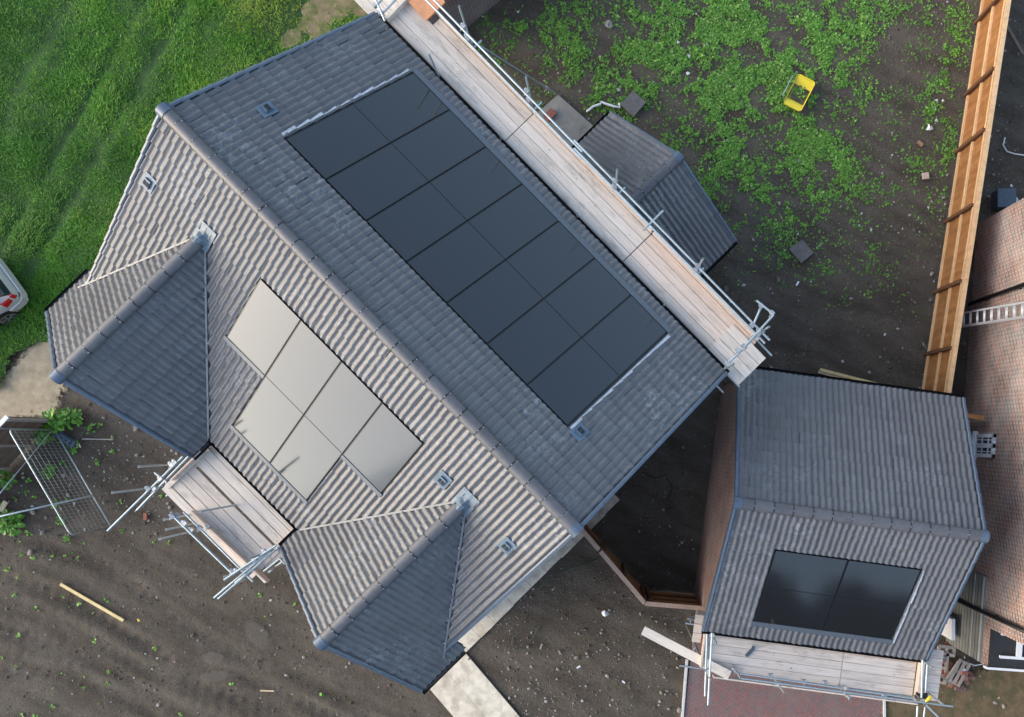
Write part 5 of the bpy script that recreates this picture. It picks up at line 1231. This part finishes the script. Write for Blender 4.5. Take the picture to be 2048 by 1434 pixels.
# green hose and black cable
poly_path('garden_hose', [(1200, 1115), (1165, 1130), (1130, 1140), (1100, 1155), (1075, 1180)], .012, 'hose', 'thin green hose curving over soil beside the house end path', 'hose')
poly_path('hose_loop', [(1058, 1228), (1045, 1262), (1025, 1275), (1024, 1290), (1032, 1298), (1050, 1294), (1065, 1278), (1080, 1250), (1086, 1235)], .012, 'hose', 'loop of green hose on soil right of the house end', 'hose')
poly_path('cable', [(1285, 945), (1310, 957), (1330, 950), (1345, 975), (1335, 1000), (1350, 1012), (1330, 1020)], .012, 'bore', 'tangle of black cable in the dark yard left of the garage', 'cable')
poly_path('white_cable', [(2010, 275), (2006, 290), (2014, 303), (2030, 308), (2060, 312)], .02, 'white', 'white cable curling on soil behind the long fence', 'cable')
poly_path('white_hose', [(1928, 1312), (1935, 1325), (1950, 1331), (1965, 1328), (1973, 1322)], .016, 'white', 'white hose loop by the corner of the neighbour house', 'hose')
poly_path('wire', [(2022, 80), (2024, 130), (2030, 150)], .015, 'steel', 'bent steel wire lying behind the top of the long fence', 'wire') if False else None

# dark box with its lid beside the neighbour house
bx = thing('plastic_box', at(2006, 400), 'dark blue-grey square plastic box beside the corner of the brick house', 'box')
mb = MB(); c = at(2006, 400, .2); mb.box(c, Vector((.25, 0, 0)), Vector((0, .25, 0)), Z * .2); mb.build('body', MT['slate_blue'], bx)
mb = MB(); mb.box(c + Z * .215, Vector((.27, 0, 0)), Vector((0, .27, 0)), Z * .018); mb.build('lid', MT['slate_blue'], bx)
# blue-grey plastic block by the old fence (fence foot)
ft = thing('fence_foot', at(132, 880), 'grey moulded fence foot block beside the top corner of the mesh panel', 'fence foot')
mb = MB(); d = (at(150, 890) - at(114, 865)).normalized(); s = Vector((-d.y, d.x, 0)); c = at(132, 878, .07); mb.box(c, d * .32, s * .11, Z * .07); mb.box(c + Z * .085, d * .22, s * .08, Z * .018); mb.build('body', MT['slate_blue'], ft)
mb = MB()
for k in (-.2, -.07, .07, .2): mb.tube(c + d * k + Z * .10, c + d * k + Z * .107, .025, 10)
mb.build('socket', MT['bore'], ft)
poly_path('white_strap', [(137, 892), (145, 889), (153, 890), (158, 888), (161, 895)], .018, 'white', 'white strap lying beside the grey fence foot', 'strap')

# yellow trolley basket
YC = at(1599, 185, .32)
ya = (at(1614, 150, .32) - at(1581, 214, .32)).normalized(); yb = Vector((ya.y, -ya.x, 0))
yt = thing('garden_cart', at(1599, 185), 'yellow plastic cart with a mesh floor standing among green weeds', 'cart')
def rrect(L, Wd, c, n=5):
    pts = []
    for cx, cy, a0 in ((L - c, Wd - c, 0), (-L + c, Wd - c, 90), (-L + c, -Wd + c, 180), (L - c, -Wd + c, 270)):
        for k in range(n): t = math.radians(a0 + 90 * k / (n - 1)); pts.append((cx + c * math.cos(t), cy + c * math.sin(t)))
    return pts
mb = MB(); o_ = [(YC + ya * x + yb * y) for x, y in rrect(.49, .29, .09)]; i_ = [(YC + ya * x + yb * y - Z * .01) for x, y in rrect(.47, .27, .075)]; lo = [(YC + ya * x + yb * y - Z * .13) for x, y in rrect(.455, .262, .07)]
n = len(o_)
for k in range(n):
    j = (k + 1) % n; mb.face([o_[k], o_[j], i_[j], i_[k]], 0, .9); mb.face([o_[k] - Z * .03, o_[j] - Z * .03, o_[j], o_[k]], 0, .5)
    mb.face([i_[k], i_[j], lo[j], lo[k]], 0, .4)
mb.build('tray_rim', MT['yellow'], yt)
for sg in (-1, 1):
    mb = MB(); K = 6
    for k in range(K):
        a0, a1 = .23 + .235 * k / K, .23 + .235 * (k + 1) / K; z0 = -.125 + .105 * math.sin(1.57 * k / K); z1 = -.125 + .105 * math.sin(1.57 * (k + 1) / K)
        wd0, wd1 = .262, .262
        if k == K - 1: wd1 = .215
        mb.face([YC + ya * sg * a0 + yb * -wd0 + Z * z0, YC + ya * sg * a1 + yb * -wd1 + Z * z1, YC + ya * sg * a1 + yb * wd1 + Z * z1, YC + ya * sg * a0 + yb * wd0 + Z * z0][::sg], 0, .8, sm=True)
    mb.build('end_scoop', MT['yellow'], yt)
mb = MB()
for k in range(11): mb.bar(YC + ya * (-.27 + .054 * k) + yb * -.25 - Z * .125, YC + ya * (-.27 + .054 * k) + yb * .25 - Z * .125, .012, .01)
for k in range(9): mb.bar(YC + ya * -.28 + yb * (-.24 + .06 * k) - Z * .123, YC + ya * .28 + yb * (-.24 + .06 * k) - Z * .123, .012, .01)
mb.build('mesh_floor', MT['oldfence'], yt)
mb = MB(); h0 = YC - yb * .40 + Z * .10; mb.path([YC - yb * .30 - ya * .36 - Z * .05, h0 - ya * .34, h0 + ya * .30, YC - yb * .30 + ya * .32 - Z * .05], .014, 6); mb.build('handle', MT['steel'], yt)
for sa in (-1, 1):
    mb = MB(); c = YC + ya * .3 * sa + yb * .22 - Z * .26; mb.tube(c - yb * .025, c + yb * .025, .06, 14); mb.build('wheel', MT['rubber'], yt)
mb = MB(); mb.path([YC + ya * .3 - Z * .25 - yb * .22, YC + ya * .3 - Z * .27 + yb * .22], .01); mb.path([YC - ya * .3 - Z * .25 - yb * .22, YC - ya * .3 - Z * .27 + yb * .22], .01); mb.build('axle', MT['bore'], yt)
# a few weeds growing up through the cart floor
V, T, r = leaf_cluster(np.array([[YC.x + ya.x * t + yb.x * q, YC.y + ya.y * t + yb.y * q, .02] for t, q in ((.15, .05), (.2, -.05), (.05, .12), (.1, -.1), (-.08, .15), (.0, .0))]), 9, np.full(6, .075), np.full(6, .10), np.full(6, .26), 77)
tag(np_mesh('weed_plant', V, T, MT['weed'], rnd=r), 'green weeds growing up through the floor of the yellow cart', 'weed')

# ladder on the neighbour house
la = thing('ladder', at(1885, 648), 'aluminium extension ladder leaning on the neighbour brick wall', 'ladder')
l0 = at(1885, 646, 0); lm = at(2048, 620, 3.15); lt_ = l0 + (lm - l0) * 1.3; ld = (lt_ - l0).normalized()
ls = Vector((0, 1, 0)); ls = (ls - ld * ls.dot(ld)).normalized(); ln = ld.cross(ls)
if ln.z < 0: ln = -ln
for k, off in enumerate((0, .05)):
    for sg in (-1, 1):
        mb = MB(); mb.bar(l0 + ls * sg * (.20 - .025 * k) + ln * off + ld * (k * .6), lt_ + ls * sg * (.20 - .025 * k) + ln * off - ld * ((1 - k) * .5), .03, .06, ln); mb.build('stile', MT['aluminium'], la)
    q = .35 + k * .67
    while q < (lt_ - l0).length - .4:
        mb = MB(); mb.tube(l0 + ld * q + ls * -.19 + ln * off, l0 + ld * q + ls * .19 + ln * off, .017, 8); mb.build('rung', MT['aluminium'], la); q += .28

# pallet and brick heap at the garage's front corner
def pallet(c, d, s, lab, tilt=0.0, z=.0):
    t = thing('pallet', c, lab, 'pallet', 'broken pallets by the garage')
    up = Vector((0, 0, 1))
    for k in range(5):
        mb = MB(); mb.box(c + s * (-.42 + .21 * k) + Z * (z + .12), d * .5, s * .05, Z * .011); mb.build('deck_slat', MT['pallet'], t)
    for k in (-1, 0, 1):
        mb = MB(); mb.box(c + d * .44 * k + Z * (z + .06), d * .05, s * .48, Z * .045); mb.build('bearer', MT['pallet'], t)
pc1 = at(1893, 1330); pallet(pc1, GU * .9, GV, 'broken pallet frame under the brick heap at the garage corner') if False else None
def slat_frame(px, L, Wd, ang, n, lab):
    d = Vector((math.cos(math.radians(ang)), math.sin(math.radians(ang)), 0)); s = Vector((-d.y, d.x, 0)); c = at(*px, .22)
    t = thing('pallet', at(*px), lab, 'pallet', 'broken pallets by the garage')
    for k in range(n):
        mb = MB(); o = -Wd / 2 + Wd * k / (n - 1); mb.box(c + s * o + Z * .03, d * L / 2, s * .045, Z * .012); mb.build('deck_slat', MT['pallet'], t)
    for k in (-.45, 0, .45):
        mb = MB(); mb.box(c + d * L * k - Z * .02, d * .04, s * Wd / 2, Z * .035); mb.build('bearer', MT['pallet'], t)
slat_frame((1880, 1335), .95, .34, 84, 2, 'grey pallet side standing left of the brick heap')
slat_frame((1918, 1345), .75, .30, 62, 3, 'grey slatted pallet piece lying right of the brick heap')
slat_frame((1893, 1301), .5, .22, -8, 2, 'small pallet piece behind the brick heap next to the garage eaves')
rr = random.Random(3)
for i in range(34):
    x, y = rr.gauss(1900, 16), rr.gauss(1340, 22)
    if i > 24: x, y = rr.gauss(1928, 10), rr.gauss(1345, 18)
    a = rr.uniform(0, 3.1); d = Vector((math.cos(a), math.sin(a), rr.uniform(-.3, .3))).normalized(); s = d.cross(Z).normalized(); u = s.cross(d)
    mb = MB(); mb.box(at(x, y, .06 + rr.uniform(0, .2)), d * .105, s * .05, u * .035); tag(mb.build('heap_brick', MT['redbrick'] if i % 3 == 0 else MT['purplebrick']), 'plum or red brick in the jumbled heap at the garage front corner', 'brick', 'bricks in the heap beside the pallets')
batten((1917, 1322), (1890, 1362), .05, 'pallet', 'thin grey lath laid across the brick heap', .36)
mb = MB(); mb.box(at(1928, 1341, .25), Vector((.04, .03, 0)), Vector((-.03, .04, 0)), Z * .02); tag(mb.build('metal_scrap', MT['aluminium']), 'small shiny metal scrap on the right of the brick heap', 'scrap')
mb = MB(); mb.box(at(1893, 1252, .5), Vector((.05, 0, 0)), Vector((0, .3, 0)), Z * .45); tag(mb.build('meter_box', MT['white']), 'narrow white box standing between the garage and the grey side door', 'box')

# ------------------------------------------------------------------ the silver car at the left edge
def build_car():
    rl = at(47, 600, .6)                                     # rear left corner
    f = Vector((-.81, -.59, 0)).normalized(); l = Vector((-f.y, f.x, 0))
    Lc, Wc = 4.2, 1.74; org = Vector((rl.x, rl.y, 0)) - l * Wc / 2                # centre of the rear bumper
    root = thing('parked_car', org + f * Lc / 2, 'silver hatchback car cut off by the left edge, parked on the grass', 'car')
    # stations from the rear: s, half width, lower z, belt z, roof z, roof half width
    ST = [(-.02, .62, .45, .62, .66, .55), (.04, .78, .30, .80, .86, .66), (.12, .82, .25, .92, 1.05, .66), (.38, .85, .22, .98, 1.36, .60), (.75, .87, .22, .98, 1.46, .60), (1.6, .87, .22, .96, 1.48, .61), (2.3, .87, .22, .94, 1.40, .60), (2.95, .87, .22, .93, 1.00, .66), (3.5, .85, .24, .88, .93, .70), (3.95, .80, .26, .74, .80, .62), (4.18, .62, .34, .6, .64, .5)]
    def ring(st):
        s, hw_, z0, zb, zr, rw_ = st; pts = []
        prof = [(-hw_ * .92, z0), (-hw_, z0 + .18), (-hw_ * 1.0, zb - .15), (-hw_ * .965, zb), (-(hw_ * .35 + rw_ * .65), zb + (zr - zb) * .5), (-rw_, zr - .05 * (zr > zb + .12)), (-rw_ * .7, zr), (0, zr + .03), (rw_ * .7, zr), (rw_, zr - .05 * (zr > zb + .12)), (hw_ * .35 + rw_ * .65, zb + (zr - zb) * .5), (hw_ * .965, zb), (hw_, zb - .15), (hw_, z0 + .18), (hw_ * .92, z0)]
        return [org + f * s + l * a + Z * z for a, z in prof]
    R = [ring(s) for s in ST]; mb = MB(); gl = MB()
    for i in range(len(R) - 1):
        for k in range(14):
            q = [R[i][k], R[i + 1][k], R[i + 1][k + 1], R[i][k + 1]]
            side = k in (4, 5) or k in (9, 10)
            glass = (1 <= i <= 2 and 4 <= k <= 9) or (3 <= i <= 6 and k in (3, 4, 9, 10) and i < 6) or (i == 6 and 5 <= k <= 8)
            (gl if glass else mb).face(q, 0, .5, sm=True)
        mb.face([R[i][14], R[i + 1][14], R[i + 1][0], R[i][0]], 0, .5)
    mb.face(R[0], 0, .5); mb.face(R[-1][::-1], 0, .5)
    body = mb.build('body', MT['carpaint'], root)
    bm = bmesh.new(); bm.from_mesh(body.data); bmesh.ops.remove_doubles(bm, verts=bm.verts, dist=.001); bmesh.ops.recalc_face_normals(bm, faces=bm.faces); bm.to_mesh(body.data); bm.free()
    gl.build('windows', MT['carglass'], root)
    bp_ = MB(); pts = [org + f * s + l * a + Z * .50 for s, a in ((.5, .885), (.15, .845), (.02, .79), (-.045, .6), (-.055, 0), (-.045, -.6), (.02, -.79), (.15, -.845), (.5, -.885))]
    for i in range(len(pts) - 1):
        bp_.face([pts[i] - Z * .2, pts[i + 1] - Z * .2, pts[i + 1] + Z * .05, pts[i] + Z * .05], 0, .5, sm=True)
        n_ = [p + (org + f * 1.5 - p).normalized() * .05 for p in (pts[i], pts[i + 1])]; bp_.face([pts[i] + Z * .05, pts[i + 1] + Z * .05, n_[1] + Z * .09, n_[0] + Z * .09], 0, .5, sm=True)
    bp_.build('bumper', MT['carpaint'], root)
    for sg in (-1, 1):
        t = MB(); A = [(.03, .74, .74), (.42, .885, .80), (.40, .865, .99), (.06, .72, .90)]
        t.face([org + f * (s - .035) + l * sg * (a + .02) + Z * (z + .01) for s, a, z in A], 0, .5); t.face([org + f * s + l * sg * (a - .06) + Z * z for s, a, z in A][::-1], 0, .5)
        for k in range(4):
            a, b = A[k], A[(k + 1) % 4]
            t.face([org + f * (a[0] - .035) + l * sg * (a[1] + .02) + Z * (a[2] + .01), org + f * (b[0] - .035) + l * sg * (b[1] + .02) + Z * (b[2] + .01), org + f * b[0] + l * sg * (b[1] - .06) + Z * b[2], org + f * a[0] + l * sg * (a[1] - .06) + Z * a[2]])
        t.build('tail_light', MT['redlamp'], root)
        for s in (.78, 3.35):
            c = org + f * s + l * sg * .80 + Z * .315; wh = MB(); wh.tube(c - l * .1, c + l * .1, .315, 28); wo = wh.build('wheel', MT['rubber'], root)
            rm = MB(); cc = c + l * sg * .104; rm.tube(cc - l * sg * .02, cc, .05, 12)
            K = 24
            for k in range(K):
                a0, a1 = 2 * math.pi * k / K, 2 * math.pi * (k + 1) / K
                P = lambda a, r: cc + (f * math.cos(a) + Z * math.sin(a)) * r
                rm.face([P(a0, .20), P(a1, .20), P(a1, .235), P(a0, .235)])
            for k in range(5):
                a = 2 * math.pi * k / 5 + .3
                for da in (-.13, .13):
                    d = f * math.cos(a + da * .3) + Z * math.sin(a + da * .3); d2 = f * math.cos(a + da * 1.6) + Z * math.sin(a + da * 1.6); rm.bar(cc + d * .04, cc + d2 * .205, .032, .02, l)
            rm.build('rim', MT['alloy'], wo)
            ar = MB()
            for k in range(14):
                a0, a1 = math.pi * k / 14, math.pi * (k + 1) / 14; q = c + l * sg * .062
                P2 = lambda a, r, o: q + (f * math.cos(a) + Z * math.sin(a)) * r + l * sg * o
                ar.face([P2(a0, .32, .015), P2(a1, .32, .015), P2(a1, .375, .015), P2(a0, .375, .015)])
            ar.build('wheel_arch', MT['black'], wo)
build_car()

# ------------------------------------------------------------------ unseen tree belt, added for its dark reflection in the garage panels
def wood():
    g = np.random.default_rng(8); P = []; 
    for k in range(44):
        x0, y0 = -36 + k * 2.5 + g.uniform(-1.5, 1.5), -50 + g.uniform(-4, 4); H = g.uniform(17.2, 18.8); n = 800
        a = g.uniform(0, 6.3, n); h = g.uniform(.15, 1, n); r = g.uniform(.4, 1, n) * 3.6 * np.sqrt(np.clip(1 - ((h - .45) / .58) ** 2, 0, 1)) * 1.25 + .1
        P.append(np.stack([x0 + r * np.cos(a), y0 + r * np.sin(a), h * H], -1))
    P = np.concatenate(P); V, T, r = leaf_cluster(P, 2, np.full(len(P), 1.1), np.full(len(P), .6), np.full(len(P), .5), 8)
    tag(np_mesh('unseen_tree_belt', V, T, MT['woodleaf'], rnd=r, kind='stuff'), 'unseen dark belt of trees added to be mirrored in the garage panels', 'trees')
MT['woodleaf'] = leaf_mat('wood_leaf', (0.012, 0.028, 0.01), (0.02, 0.045, 0.014), (0.03, 0.06, 0.02), .8)
wood()
